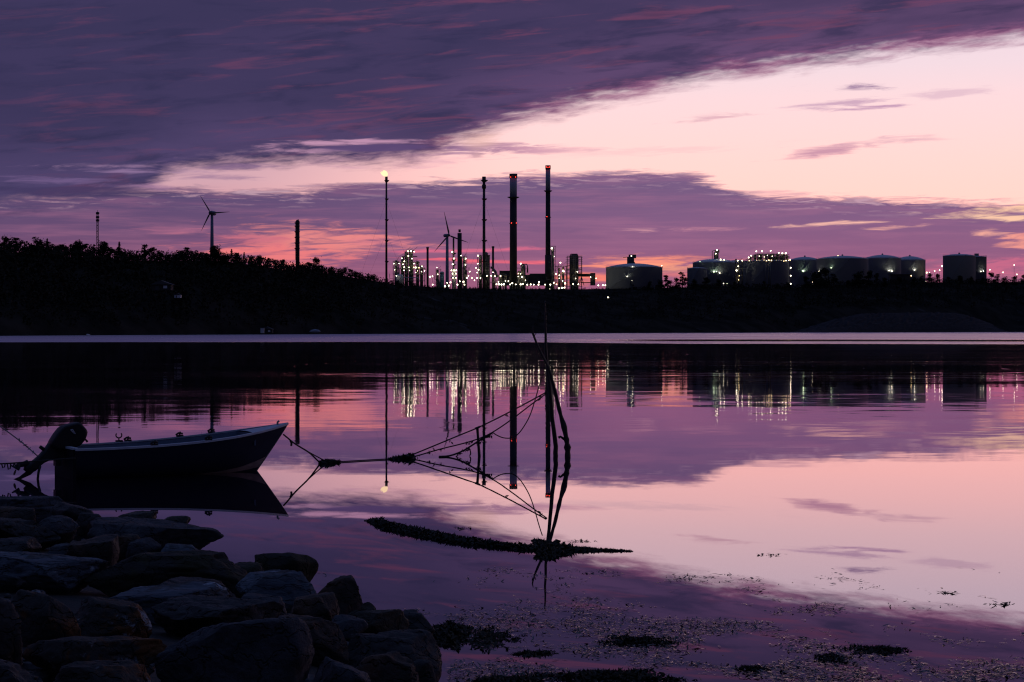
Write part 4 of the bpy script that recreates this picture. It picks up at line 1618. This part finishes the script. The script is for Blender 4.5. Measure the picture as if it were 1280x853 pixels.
pa, pb_ = mx(102, 546), mx(99, 561)
b.tube([(mx(95, 556)[0], -.05, mx(95, 556)[1]), (pa[0], -.06, pa[1]), (mx(108, 553)[0], -.05, mx(108, 553)[1])], .022, 6)
b.build('tiller', 'motor_leg', motor, (0, 0, 0))
b = MB()
b.tube([(mx(100, 549)[0], -.14, mx(100, 549)[1]), (mx(98, 559)[0], -.13, mx(98, 559)[1])], .011, 5)
b.build('cowl_trim', 'decal', motor, (0, 0, 0))
b = MB()
q = mx(100.6, 545.5)
b.lathe((q[0], -.15, q[1]), [(.012, -.012), (.016, 0), (.012, .012)], 8)
b.build('cowl_catch', 'brass', motor, (0, 0, 0))
b = MB()       # clamp bracket on the transom
b.box((-.02, 0, .46), (.16, .22, .22)); b.box((-.14, 0, .36), (.10, .16, .30))
b.build('clamp_bracket', 'motor_leg', motor, (0, 0, 0))
# pale maker's mark on the cowling: two slanting letter shaped strokes, too blurred to read
b = MB()
for (x0, y0, x1, y1) in ((86.0, 537.0, 89.8, 541.4), (88.2, 536.6, 91.4, 541.9), (86.0, 537.0, 88.2, 536.6), (89.8, 541.4, 91.4, 541.9), (87.6, 539.2, 90.0, 539.0)):
    a, c = mx(x0, y0), mx(x1, y1)
    b.tube([(a[0], -.172, a[1]), (c[0], -.172, c[1])], .0075, 5)
b.build('emblem', 'decal', motor, (0, 0, 0))
# fuel hose drooping from the lifted leg into the water
b = MB()
hp = [mx(52, 581), mx(50, 588), mx(49, 597), mx(50.5, 603)]
b.tube([(p[0], -.12, p[1]) for p in hp], .022, 6)
b.build('hose', 'motor_leg', motor, (0, 0, 0))

#ROPES
# ================================================================== STAKES AND ROPES
DP = 40.7


def smooth_pts(p, it=2):
    for _ in range(it):
        q = [p[0]]
        for a, c in zip(p, p[1:]):
            q += [a * .75 + c * .25, a * .25 + c * .75]
        q.append(p[-1])
        p = q
    return p


def obj_at(b, name, mat, label, cat, loc, group=None, kind=None):
    o = b.build(name, mat, None, loc)
    o.location = loc
    return tag(o, label, cat, group, kind)


rr = random.Random(21)
b = MB()
pl = [(681, 376), (681.5, 392), (681.5, 412), (682.5, 440), (685, 470), (688, 500), (691, 530), (694, 555), (695, 570), (695, 580)]
pts = smooth_pts([W(x, y, DP) for x, y in pl], 1)
b.tube([p + Vector((rr.gauss(0, .006), rr.gauss(0, .006), 0)) for p in pts], [.010 + .045 * (i / (len(pts) - 1)) ** .8 for i in range(len(pts))], 8)
b.tube([W(681.5, 379, DP), W(682.8, 377, DP)], .008, 5)
obj_at(b, 'mooring_pole', 'wet_wood', 'thin straight pole standing in the water, its tip above the shoreline', 'pole', W(695, 570, DP))
b = MB()
pl = [(665.5, 416), (667.5, 421), (671, 430), (676, 441), (682, 452), (687, 463), (690, 476), (694, 490), (697.5, 506), (702, 524), (704.5, 531), (707, 544), (708.5, 552), (709.5, 562), (709.5, 571), (709, 582)]
pts = smooth_pts([W(x, y, DP - .25) for x, y in pl], 1)
rad = []
for i in range(len(pts)):
    u = i / (len(pts) - 1)
    rad.append(.020 + .046 * u ** 1.3 + .010 * math.sin(i * 2.7) * u + (.015 if i in (20, 21, 26) else 0))
b.tube(pts, rad, 9)
b.tube([W(705, 549, DP - .25), W(700.5, 546, DP - .3), W(698, 547.5, DP - .3)], [.03, .022, .03], 6)
b.tube([W(667, 420, DP - .25), W(665.5, 412, DP - .25), W(666.5, 407.5, DP - .25)], [.02, .014, .008], 6)
b.tube([W(667.5, 420.5, DP - .25), W(670, 417, DP - .25)], [.016, .006], 5)
b.tube([W(703.5, 530, DP - .25), W(705.5, 528, DP - .3)], [.03, .02], 6)
obj_at(b, 'crooked_branch', 'wet_wood', 'thick crooked branch stuck in the water against the thin pole', 'branch', W(709, 571, DP - .25))
b = MB()
pts = [W(x, y, DP) for x, y in [(596.5, 534.5), (597.3, 545), (598, 556), (599, 569), (599, 577)]]
b.tube(pts, [.03, .027, .028, .032, .035], 7)
b.tube([W(593.8, 536, DP), W(597, 534.8, DP), W(600, 533.6, DP)], .022, 6)
obj_at(b, 'short_stake', 'wet_wood', 'short stake carrying the mooring lines over the water', 'stake', W(599, 570, DP))

DB = 36.6


def depth(px):
    return interp(px, [(356, DB), (400, 38.4), (517, 40.0), (598, DP), (700, DP)])


def rope_pts(lst):
    out = []
    for (x, y) in lst:
        d = depth(x)
        p = W(x, y, d)
        if p.z < .012:
            p.z = .012
        out.append(p)
    return out


def rope(b, lst, r, it=2, weeds=0, wl=.1):
    pts = smooth_pts(rope_pts(lst), it)
    b.tube(pts, r, 6)
    for k in range(weeds):
        i = rr.randrange(len(pts))
        p = pts[i]
        for q in range(5):
            b.leaf(p + Vector((rr.gauss(0, .03), rr.gauss(0, .02), -rr.uniform(0, wl))), rr.uniform(.015, .035), 1.6, 1.5, rr)
    return pts


b = MB()
rope(b, [(354.5, 543.5), (360, 548), (367, 554), (376, 559.5), (387, 566), (396, 575), (400, 580)], .016)
rope(b, [(376, 559.5), (388, 566.5), (400, 573), (406, 576), (412, 579)], .012)
rope(b, [(363, 551), (364.5, 554), (364, 557.5)], .02)
rope(b, [(404, 575), (404.5, 578)], .02)
rope(b, [(398, 579.5), (425, 580.5), (450, 579.8), (475, 578.2), (490, 576), (503, 573), (517, 568.5)], .011)
obj_at(b, 'bow_mooring_line', 'rope', 'slack mooring line from the boat bow dipping to the water', 'rope', W(400, 579, 38.4))
b = MB()
rope(b, [(505, 572.5), (517, 568), (545, 556.5), (575, 544), (598, 534.8), (630, 519), (660, 503), (683, 490.5)], .014, weeds=4)
obj_at(b, 'mooring_line', 'rope', 'uppermost taut line running over the short stake to the pole', 'rope', W(517, 568, 40), 'lines between the bow rope and the pole')
b = MB()
rope(b, [(505, 574), (517, 571.5), (548, 562), (578, 555), (598, 549), (616, 541), (642, 523), (665, 505), (684, 491.5)], .013, weeds=7, wl=.05)
obj_at(b, 'mooring_line', 'rope', 'middle line below the uppermost one, passing mid height of the short stake', 'rope', W(517, 571, 40), 'lines between the bow rope and the pole')
b = MB()
pp = rope(b, [(549, 574.5), (562, 571), (578, 564.5), (590, 557), (604, 547.5), (616, 541)], .018, weeds=16, wl=.06)
rope(b, [(586, 559.5), (588, 564), (588.5, 568), (587, 571)], .014)
obj_at(b, 'mooring_line', 'rope', 'lowest weed hung line rising from the water under the short stake', 'rope', W(549, 574, 40), 'lines between the bow rope and the pole')
b = MB()
rope(b, [(616, 541), (622, 545), (630, 548), (640, 548), (648, 543), (656, 532), (663, 519), (669, 500), (674, 482), (678, 470)], .011)
obj_at(b, 'slack_line', 'rope', 'slack loop of line drooping between the middle line and the pole', 'rope', W(640, 548, DP))
# weed gathered on the lines at the water surface
for (x0, x1, yc, hpx, lab) in [(400, 424, 579, 3.2, 'clump of weed tangled in the bow line nearest the boat'), (486, 517, 573.5, 3.6, 'longer clump of weed where the lines lift from the water')]:
    b = MB()
    for k in range(420):
        u = rr.random()
        x = x0 + (x1 - x0) * u
        prof = (math.sin(u * 3.14) ** .6) if x0 < 450 else (.35 + .9 * u)
        y = yc - rr.uniform(0, hpx) * prof + (0 if x0 < 450 else (.5 - u) * 4)
        p = W(x, y, depth(x) + rr.gauss(0, .10))
        p.z = max(p.z, .004)
        b.leaf(p, rr.uniform(.02, .05), 1.7, .9, rr)
    obj_at(b, 'weed_clump', 'weed', lab, 'seaweed', W((x0 + x1) / 2, yc, depth((x0 + x1) / 2)))

# stern lines to a stake beyond the picture's edge
st = Vector(W(-70, 600, 33.6)); st.z = 0
b = MB()
b.tube([st + Vector((0, 0, -.4)), st + Vector((.03, 0, .9)), st + Vector((.0, 0, 2.0))], [.06, .055, .04], 8)
obj_at(b, 'mooring_stake', 'wet_wood', 'stake in the water holding the two stern lines of the boat', 'stake', st)
b = MB()
e = W(49, 572, 34.6)
a = W(-70, 470, 33.6)
mid = (a + e) / 2 + Vector((0, 0, -.06))
b.tube(smooth_pts([a, mid, W(25, 551, 34.4), e], 2), .010, 6)
for k in range(8):
    p = W(24 + k * 2.5, 550 + k * 2.2, 34.4)
    b.leaf(p, .03, 1.5, 1, rr)
obj_at(b, 'stern_line', 'rope_pale', 'thin line slanting down to the tilted motor from the upper side', 'rope', e)
b = MB()
e2 = W(95, 573, 34.15)
lst = [W(-70, 584, 33.6), W(-20, 581, 33.8), W(0, 580, 33.9), (W(20, 579, 34.0)), W(35, 577.5, 34.0), W(65, 575, 34.1), e2]
b.tube(smooth_pts(lst, 1), .013, 6)
for (x, dz) in ((2, .07), (9, .10), (13, .04), (18, .03)):
    p = W(x, 580, 33.9)
    b.tube([p, p + Vector((.02, 0, -dz)), p + Vector((.05, 0, -dz * .8)), p + Vector((.06, 0, 0))], .012, 5)
obj_at(b, 'stern_line', 'rope', 'nearly level weedy line tied to the corner of the boat stern', 'rope', e2)

#WEED
# ================================================================== SEAWEED
rw = random.Random(33)
STRIP = [(455, 651, .5), (464, 652, 4), (480, 657, 8), (510, 664, 9), (540, 670, 8), (570, 676, 7), (600, 680, 5.5), (630, 683, 5), (660, 686, 5), (705, 687, 6), (730, 688, 3.5), (760, 688.5, 2.2),
         (778, 689, 1.6), (792, 689.5, .8)]
b = MB()
for k in range(9000):
    x = rw.uniform(455, 792)
    for i in range(len(STRIP) - 1):
        if STRIP[i][0] <= x <= STRIP[i + 1][0]:
            u = (x - STRIP[i][0]) / (STRIP[i + 1][0] - STRIP[i][0])
            yc = STRIP[i][1] + (STRIP[i + 1][1] - STRIP[i][1]) * u
            hp = STRIP[i][2] + (STRIP[i + 1][2] - STRIP[i][2]) * u
    if rw.random() > min(1, hp / 6):
        continue
    lump = .55 + .9 * abs(mn.noise(Vector((x * .11, 2, 0)))) + .5 * mn.noise(Vector((x * .35, 5, 0)))
    q = rw.uniform(-1, 1)
    p = on_water(x, yc + q * hp * .50)
    p.z = rw.uniform(-.005, .070) * (1 - q * q) * lump * min(1, hp / 6)
    b.leaf(p, rw.uniform(.016, .04) * min(1, .35 + hp / 10), 1.6, .8, rw)
tag(b.build('seaweed_bank', 'weed'), 'long curving ridge of dark bladderwrack lying at the water surface', 'seaweed', kind='stuff')


def clump(name, label, x0, x1, y0, y1, n, hgt, size=.05, mat='weed', shape=None):
    b = MB()
    n, hgt, size = int(n * 1.9), hgt * .8, size * .68
    cx, cy = (x0 + x1) / 2, (y0 + y1) / 2
    c = on_water(cx, cy)
    for k in range(n):
        a = rw.uniform(0, 6.283)
        r_ = rw.random() ** .6
        w = .72 + 1.3 * mn.noise(Vector((math.cos(a) * 2.2, math.sin(a) * 2.2, cx))) + rw.gauss(0, .12)
        p = on_water(cx + math.cos(a) * r_ * w * (x1 - x0) / 2 * 1.15, cy + math.sin(a) * r_ * w * (y1 - y0) / 2)
        p.z = rw.uniform(0, 1) * hgt * max(0, 1 - r_ * r_) * (.45 + .9 * abs(mn.noise(Vector((p.x * 6, p.y * 3, 2))))) - .004
        b.leaf(p, rw.uniform(.5, 1.2) * size, 1.6, .8, rw)
    return obj_at(b, name, mat, label, 'seaweed', c)


clump('seaweed_mound', 'round mound of seaweed on the ridge directly before the crooked branch', 664, 703, 678, 698, 2200, .11)
clump('seaweed_heap', 'rounded heap of olive seaweed lying against the last rock of the bank', 532, 590, 779, 812, 2600, .13, .035)
clump('seaweed_heap', 'flatter tail of seaweed stretching from the olive heap into the water', 575, 640, 786, 812, 600, .03, .03)
clump('seaweed_clump', 'long low dark seaweed clump in the middle of the weedy shallows', 758, 842, 795, 809, 1300, .045, .03)
clump('seaweed_clump', 'seaweed clump under the long low one, near the bottom of the shallows', 690, 828, 836, 858, 2200, .06, .035)
clump('seaweed_clump', 'small dark seaweed tuft in the shallows below the pale slick', 1018, 1058, 817, 830, 500, .04, .028)
clump('seaweed_clump', 'thin bar of dark seaweed on the right of the shallows', 1060, 1136, 807, 819, 700, .03, .028)
clump('seaweed_clump', 'dark seaweed at the bottom edge close to the rocks', 592, 690, 842, 866, 1600, .06, .035)
clump('seaweed_clump', 'short dark streak of seaweed beside the tail of the olive heap', 640, 692, 813, 822, 420, .03, .026)
clump('seaweed_clump', 'low seaweed bar next to the bottom edge under the small tuft', 918, 962, 831, 842, 420, .03, .026)

# fronds afloat all over the shallows
b = MB()
n = 0
tries = 0
while n < 26000 and tries < 700000:
    tries += 1
    x = rw.uniform(380, 1420)
    y = rw.uniform(700, 930)
    p = on_water(x, y)
    f1 = mn.fractal(Vector((p.x * 1.1, p.y * .75, 1.5)), .7, 2.1, 5)
    f2 = mn.noise(Vector((p.x * .35, p.y * .22, 8)))
    lim = interp(y, [(700, -.60), (735, -.26), (765, -.10), (800, .02), (830, .12), (870, .25), (930, .3)])
    lim += interp(x, [(380, -.3), (520, -.12), (600, .12), (760, .12), (900, .0), (1060, .0), (1200, -.1), (1420, -.1)])
    if x > 1080 and y < 800:
        lim -= .14
    if f1 * .8 + f2 * .35 < .25 - lim * .9 + rw.gauss(0, .14):
        continue
    if x < 560 and y > 770 + (560 - x) * .0:
        continue
    p.z = rw.uniform(.0, .010)
    b.leaf(p, rw.uniform(.005, .017), rw.uniform(1.2, 3.4), rw.choice((.04, .08, .16, .3)), rw)
    n += 1
tag(b.build('floating_seaweed', 'weed_wet'), 'scattered fronds of seaweed floating over the shallows', 'seaweed', kind='stuff')
# a few drifting bits out on the smooth water
for k, (x, y, lab) in enumerate([(960, 694, 'tiny dark sprig of weed alone on the pale pink water'), (1184, 741, 'drifting sprig of weed at the right of the pale water'), (1252, 756, 'drifting weed close to the right picture edge'),
                                 (578, 661, 'curl of weed floating just behind the seaweed ridge'), (728, 677, 'thin floating straw of weed right of the crooked branch')]):
    b = MB()
    for q in range(26):
        p = on_water(x + rw.gauss(0, 7), y + rw.gauss(0, .7))
        p.z = rw.uniform(0, .012)
        b.leaf(p, rw.uniform(.010, .02), 2.2, .3, rw)
    obj_at(b, 'weed_sprig', 'weed', lab, 'seaweed', on_water(x, y))

#ROCKS
# ================================================================== ROCKY BANK
EDGE = [(-500, 600), (-120, 612), (0, 619), (80, 625), (190, 649), (285, 680), (390, 704), (455, 742), (545, 786), (566, 853), (600, 1000), (640, 1500)]


def bank_h(px, py):
    best = 1e9
    for (a, c) in zip(EDGE, EDGE[1:]):
        ax_, ay_ = c[0] - a[0], c[1] - a[1]
        t = max(0, min(1, ((px - a[0]) * ax_ + (py - a[1]) * ay_) / (ax_ * ax_ + ay_ * ay_)))
        dd = math.hypot(px - a[0] - t * ax_, py - a[1] - t * ay_)
        if dd < best:
            best = dd
    ye = interp(px, EDGE)
    sgn = 1 if (py > ye and px < 640) else -1
    return best * sgn


def bank_z(px, py):
    e = bank_h(px, py)
    if e < 0:
        return .06 + e * .012
    return .06 + min(.85, e / 250 * .85)


b = MB()
xs = list(range(-500, 720, 20))
ys = [602 + i * 14 for i in range(0, 22)] + [930 + i * 60 for i in range(12)]
for x in xs:
    for y in ys:
        z = bank_z(x, y) - .22
        d = (H - z) * F / (y - HOR)
        b.v.append(((x - 640) / F * d, d, z))
ny_ = len(ys)
for i in range(len(xs) - 1):
    for j in range(ny_ - 1):
        b.face((i * ny_ + j, (i + 1) * ny_ + j, (i + 1) * ny_ + j + 1, i * ny_ + j + 1), True)
M['shore'] = surf('shore', (.018, .017, .016), (.035, .032, .03), 4, .85, bump=.8, bscale=9)
tag(b.build('shore', 'shore'), kind='structure')

b = MB()
rp = random.Random(77)
for k in range(900):
    x, y = rp.uniform(-60, 575), rp.uniform(618, 900)
    e = bank_h(x, y)
    if e < -6 or (e > 60 and rp.random() < .5):
        continue
    z = bank_z(x, y) - .20
    d = (H - z) * F / (y - HOR)
    c = Vector(((x - 640) / F * d, d, z))
    q = rp.uniform(.02, .075)
    sx, sy = rp.uniform(.8, 1.5), rp.uniform(.8, 1.4)
    k0 = len(b.v)
    n_ = 7
    a0 = rp.uniform(0, 6)
    for (rr_, zz) in ((.7, -.5), (1.0, 0), (.85, .45), (.4, .75)):
        for i in range(n_):
            a = a0 + i * 6.2832 / n_
            jj = rp.uniform(.85, 1.15)
            b.v.append((c.x + math.cos(a) * rr_ * q * sx * jj, c.y + math.sin(a) * rr_ * q * sy * jj, c.z + zz * q * jj))
    for i in range(3):
        for j in range(n_):
            j2 = (j + 1) % n_
            b.face((k0 + i * n_ + j, k0 + i * n_ + j2, k0 + (i + 1) * n_ + j2, k0 + (i + 1) * n_ + j), False)
    b.face([k0 + 3 * n_ + j for j in range(n_)])
M['pebble'] = surf('pebble', (.02, .02, .022), (.09, .09, .10), 6, .7, bump=.3, bscale=30)
tag(b.build('pebbles', 'pebble'), 'small dark stones filling the gaps between the boulders', 'pebbles', kind='stuff')

STY = {
    'dark': surf('rock_dark', (.016, .016, .018), (.045, .043, .045), 3.5, .55, .85, bump=1.0, crack=1.2, bscale=9, extra=[((.012, .011, .012), 2.2, .52, .62, 2.0)]),
    'brown': surf('rock_brown', (.022, .018, .016), (.05, .038, .032), 3.0, .6, .85, bump=1.0, crack=1.2, bscale=10, extra=[((.13, .075, .05), 1.8, .50, .62, 5.0)]),
    'pale': surf('rock_pale', (.055, .07, .095), (.15, .18, .22), 4.0, .7, .9, bump=1.0, crack=1.2, bscale=9, stretch=(.5, 1, 1.6), extra=[((.42, .48, .55), 5.0, .59, .68, 1.0), ((.06, .06, .06), 2.5, .58, .68, 6.0)]),
    'grey': surf('rock_grey', (.035, .039, .048), (.078, .082, .098), 5.0, .7, .9, bump=1.0, crack=1.0, bscale=14, extra=[((.05, .05, .055), 1.8, .56, .70, 8.0)]),
    'lichen': surf('rock_lichen', (.025, .023, .022), (.055, .05, .046), 4.0, .75, .9, bump=1.0, crack=1.0, bscale=11, extra=[((.16, .06, .015), 3.2, .50, .60, 4.0), ((.30, .33, .38), 4.2, .60, .66, 9.0)]),
    'moss': surf('rock_moss', (.02, .018, .016), (.04, .036, .03), 3.0, .8, .95, bump=1.0, crack=1.0, bscale=10, extra=[((.035, .032, .012), 2.6, .46, .60, 3.0), ((.10, .085, .08), 2.0, .63, .70, 7.0)]),
    'weedy': surf('rock_weedy', (.03, .028, .02), (.06, .05, .03), 8.0, .5, .8, bump=1.0, crack=1.0, bscale=22),
}


def rock(x0, x1, y0, y1, sty, label, seed, flat=.5, depth_k=.8, rz=0.0, cuts=15, sub=5, box=.5, lean=0.0, taper=None):
    r = random.Random(seed * 13 + 5)
    cx, cy = (x0 + x1) / 2, y0 + (y1 - y0) * .62
    z = bank_z(cx, cy)
    d = (H - z) * F / (cy - HOR)
    s = d / F
    w, h = (x1 - x0) * s, (y1 - y0) * s
    ztop = H + (HOR - y0) * s
    dep = w * depth_k
    hh = max(h * 1.25, .22)
    bm = bmesh.new()
    bmesh.ops.create_icosphere(bm, subdivisions=sub, radius=1.0)
    planes = []
    for k in range(cuts):
        nrm_ = Vector((r.gauss(0, 1), r.gauss(0, 1), r.gauss(0, .8))).normalized()
        planes.append((nrm_, r.uniform(.52, .84)))
    planes.append((Vector((r.uniform(-.12, .12) + lean, r.uniform(-.2, .05), 1)).normalized(), r.uniform(.45, .62) if flat > .6 else r.uniform(.62, .8)))
    tz, ty = (r.uniform(-.28, .28), r.uniform(-.25, .25)) if taper is None else taper
    off = Vector((r.uniform(0, 50), r.uniform(0, 50), r.uniform(0, 50)))
    for v in bm.verts:
        p = v.co.copy()
        # box the sphere up a little, cut it by planes, then weather it
        m_ = max(abs(p.x), abs(p.y), abs(p.z))
        p = p.lerp(p / m_ * .82, box)
        for nrm_, dd in planes:
            q = p.dot(nrm_) - dd
            if q > 0:
                p -= nrm_ * q * .985
        n1 = mn.fractal(p * 1.4 + off, 1.0, 2.0, 3)
        n2 = mn.fractal(p * 5 + off, .8, 2.1, 5)
        n3 = abs(mn.noise(Vector((p.x * 2.2 + p.z * 1.1, p.y * 2, p.z * 5.5)) + off))      # bedding cracks
        p += v.co.normalized() * (n1 * .06 + n2 * .030 - max(0, .07 - n3) * .8)
        p.z *= 1 + tz * p.x
        p.y *= 1 + ty * p.x
        v.co = p
    mnx = min(v.co.x for v in bm.verts); mxx = max(v.co.x for v in bm.verts)
    mnz = min(v.co.z for v in bm.verts); mxz = max(v.co.z for v in bm.verts)
    for v in bm.verts:
        p = v.co
        p.x = (p.x - (mnx + mxx) / 2) / (mxx - mnx) * w
        p.y = p.y * dep / 2
        p.z = (p.z - mxz) / (mxz - mnz) * hh
    for f in bm.faces:
        f.smooth = True
    me = bpy.data.meshes.new('boulder')
    bm.to_mesh(me)
    bm.free()
    me.materials.append(STY[sty])
    o = bpy.data.objects.new('boulder', me)
    COL.objects.link(o)
    o.location = ((cx - 640) * s, d, ztop)
    o.rotation_euler = (0, 0, rz)
    return tag(o, label, 'rock', 'boulders of the near bank')


ROCKS = [
    (-30, 86, 620, 645, 'grey', 'long low slab nearest the boat stern, at the upper end of the bank', .8),
    (60, 120, 628, 652, 'dark', 'dark low stone just right of the slab nearest the boat stern', .6),
    (-14, 47, 633, 660, 'brown', 'rounded brown stone at the picture edge below the stern slab', .4),
    (46, 99, 645, 676, 'grey', 'grey hump shaped stone right of the rounded brown edge stone', .3),
    (-30, 76, 648, 684, 'dark', 'broad dark boulder at the picture edge under the rounded brown stone', .5),
    (92, 128, 640, 664, 'dark', 'small dark stone left of the long pointed slab', .5),
    (146, 196, 639, 654, 'weedy', 'low black stone at the waterline under the boat reflection', .6),
    (198, 238, 645, 664, 'weedy', 'small weed covered stone standing off the waterline', .3),
    (112, 282, 648, 694, 'grey', 'long flat topped slab pointing out over the water', .9),
    (84, 150, 669, 710, 'brown', 'angular stone with one sharp upright edge before the long pointed slab', .2),
    (140, 176, 668, 698, 'brown', 'upright brown wedge directly right of the sharp edged stone', .4),
    (158, 202, 672, 700, 'grey', 'grey stone leaning under the front of the long pointed slab', .4),
    (196, 258, 679, 702, 'pale', 'smooth pale rounded stone below the tip of the long pointed slab', .6),
    (-20, 48, 672, 694, 'dark', 'dark stone at the picture edge above the wide pale slab', .6),
    (60, 92, 679, 694, 'pale', 'small whitish stone in a gap above the wide pale slab', .5),
    (-40, 136, 688, 738, 'pale', 'wide pale flat slab at the left picture edge', .9),
    (110, 322, 691, 752, 'moss', 'biggest dark mossy block crossing the middle of the bank', .7),
    (120, 286, 729, 772, 'pale', 'pale bluish slab with bright streaks under the mossy block', .8),
    (74, 192, 746, 802, 'lichen', 'rounded boulder with a pale crown below the wide pale slab', .3),
    (8, 104, 738, 810, 'lichen', 'dark round boulder with orange lichen near the left edge', .2),
    (-50, 28, 742, 850, 'dark', 'large shadowed boulder cut by the left picture edge', .3),
    (188, 354, 748, 795, 'dark', 'dark flat block under the right end of the pale bluish slab', .8),
    (30, 210, 793, 850, 'lichen', 'long lichen spotted block above the bottom left boulder', .6),
    (-60, 60, 820, 900, 'dark', 'shadowed stone in the bottom left corner', .5),
    (52, 198, 827, 905, 'lichen', 'boulder with white lichen at the bottom edge', .3),
    (194, 392, 768, 900, 'grey', 'biggest smooth grey boulder at the bottom edge', .45),
    (316, 398, 690, 738, 'moss', 'dark dome shaped stone on the skyline of the bank', .2),
    (294, 396, 714, 768, 'pale', 'pale blotched stone below the dark dome shaped one', .5),
    (388, 456, 719, 772, 'brown', 'square boulder with a reddish front beside the open water', .3),
    (296, 364, 744, 792, 'grey', 'square cut grey block with an upright edge below the pale blotched stone', .7),
    (338, 440, 769, 826, 'brown', 'broken boulder with a rough red right end', .4),
    (412, 460, 770, 796, 'grey', 'small wedge stone behind the rough red ended boulder', .5),
    (430, 510, 762, 796, 'weedy', 'dark stone with a thin pale rim at the right slope of the bank', .6),
    (488, 544, 764, 800, 'dark', 'last high stone of the bank beside the olive seaweed heap', .4),
    (436, 553, 789, 856, 'dark', 'large flat topped block at the right end of the bank', .9),
    (382, 470, 822, 900, 'grey', 'grey stone at the bottom edge right of the biggest smooth boulder', .4),
    (432, 528, 814, 900, 'brown', 'stone with a pinkish right face at the bottom edge', .5),
    (508, 548, 822, 890, 'dark', 'narrow dark stone at the bottom end of the bank next to the shallows', .4),
    (450, 472, 753, 770, 'weedy', 'little black stone at the waterline between the reddish boulder and the weedy one', .3),
    (262, 336, 703, 742, 'moss', 'low mossy stone between the biggest mossy block and the dark dome shaped stone', .6),
    (362, 424, 742, 784, 'brown', 'brown slab tucked under the square boulder with the reddish front', .7),
    (196, 300, 724, 760, 'dark', 'dark flat slab lying against the foot of the biggest mossy block', .85),
    (250, 330, 795, 840, 'dark', 'dark stone wedged behind the biggest smooth boulder', .5),
]
SPEC = {'long flat topped slab pointing out over the water': dict(taper=(-.45, -.35), box=.4), 'wide pale flat slab at the left picture edge': dict(taper=(-.3, 0), box=.4),
        'pale bluish slab with bright streaks under the mossy block': dict(taper=(.2, .1), box=.25), 'biggest dark mossy block crossing the middle of the bank': dict(taper=(.1, .1), box=.4), 'large flat topped block at the right end of the bank': dict(taper=(0, 0), box=.55),
        'angular stone with one sharp upright edge before the long pointed slab': dict(box=.75, cuts=6)}
for i, (x0, x1, y0, y1, sty, lab, flat) in enumerate(ROCKS):
    big = (x1 - x0) > 90
    kw = dict(depth_k=.66 if x1 - x0 > 120 else .9, box=.30 if flat > .6 else .10, sub=5 if big else 4)
    kw.update(SPEC.get(lab, {}))
    rock(x0, x1, y0, y1, sty, lab, i + 1, flat, rz=random.Random(i).uniform(-.15, .15), **kw)
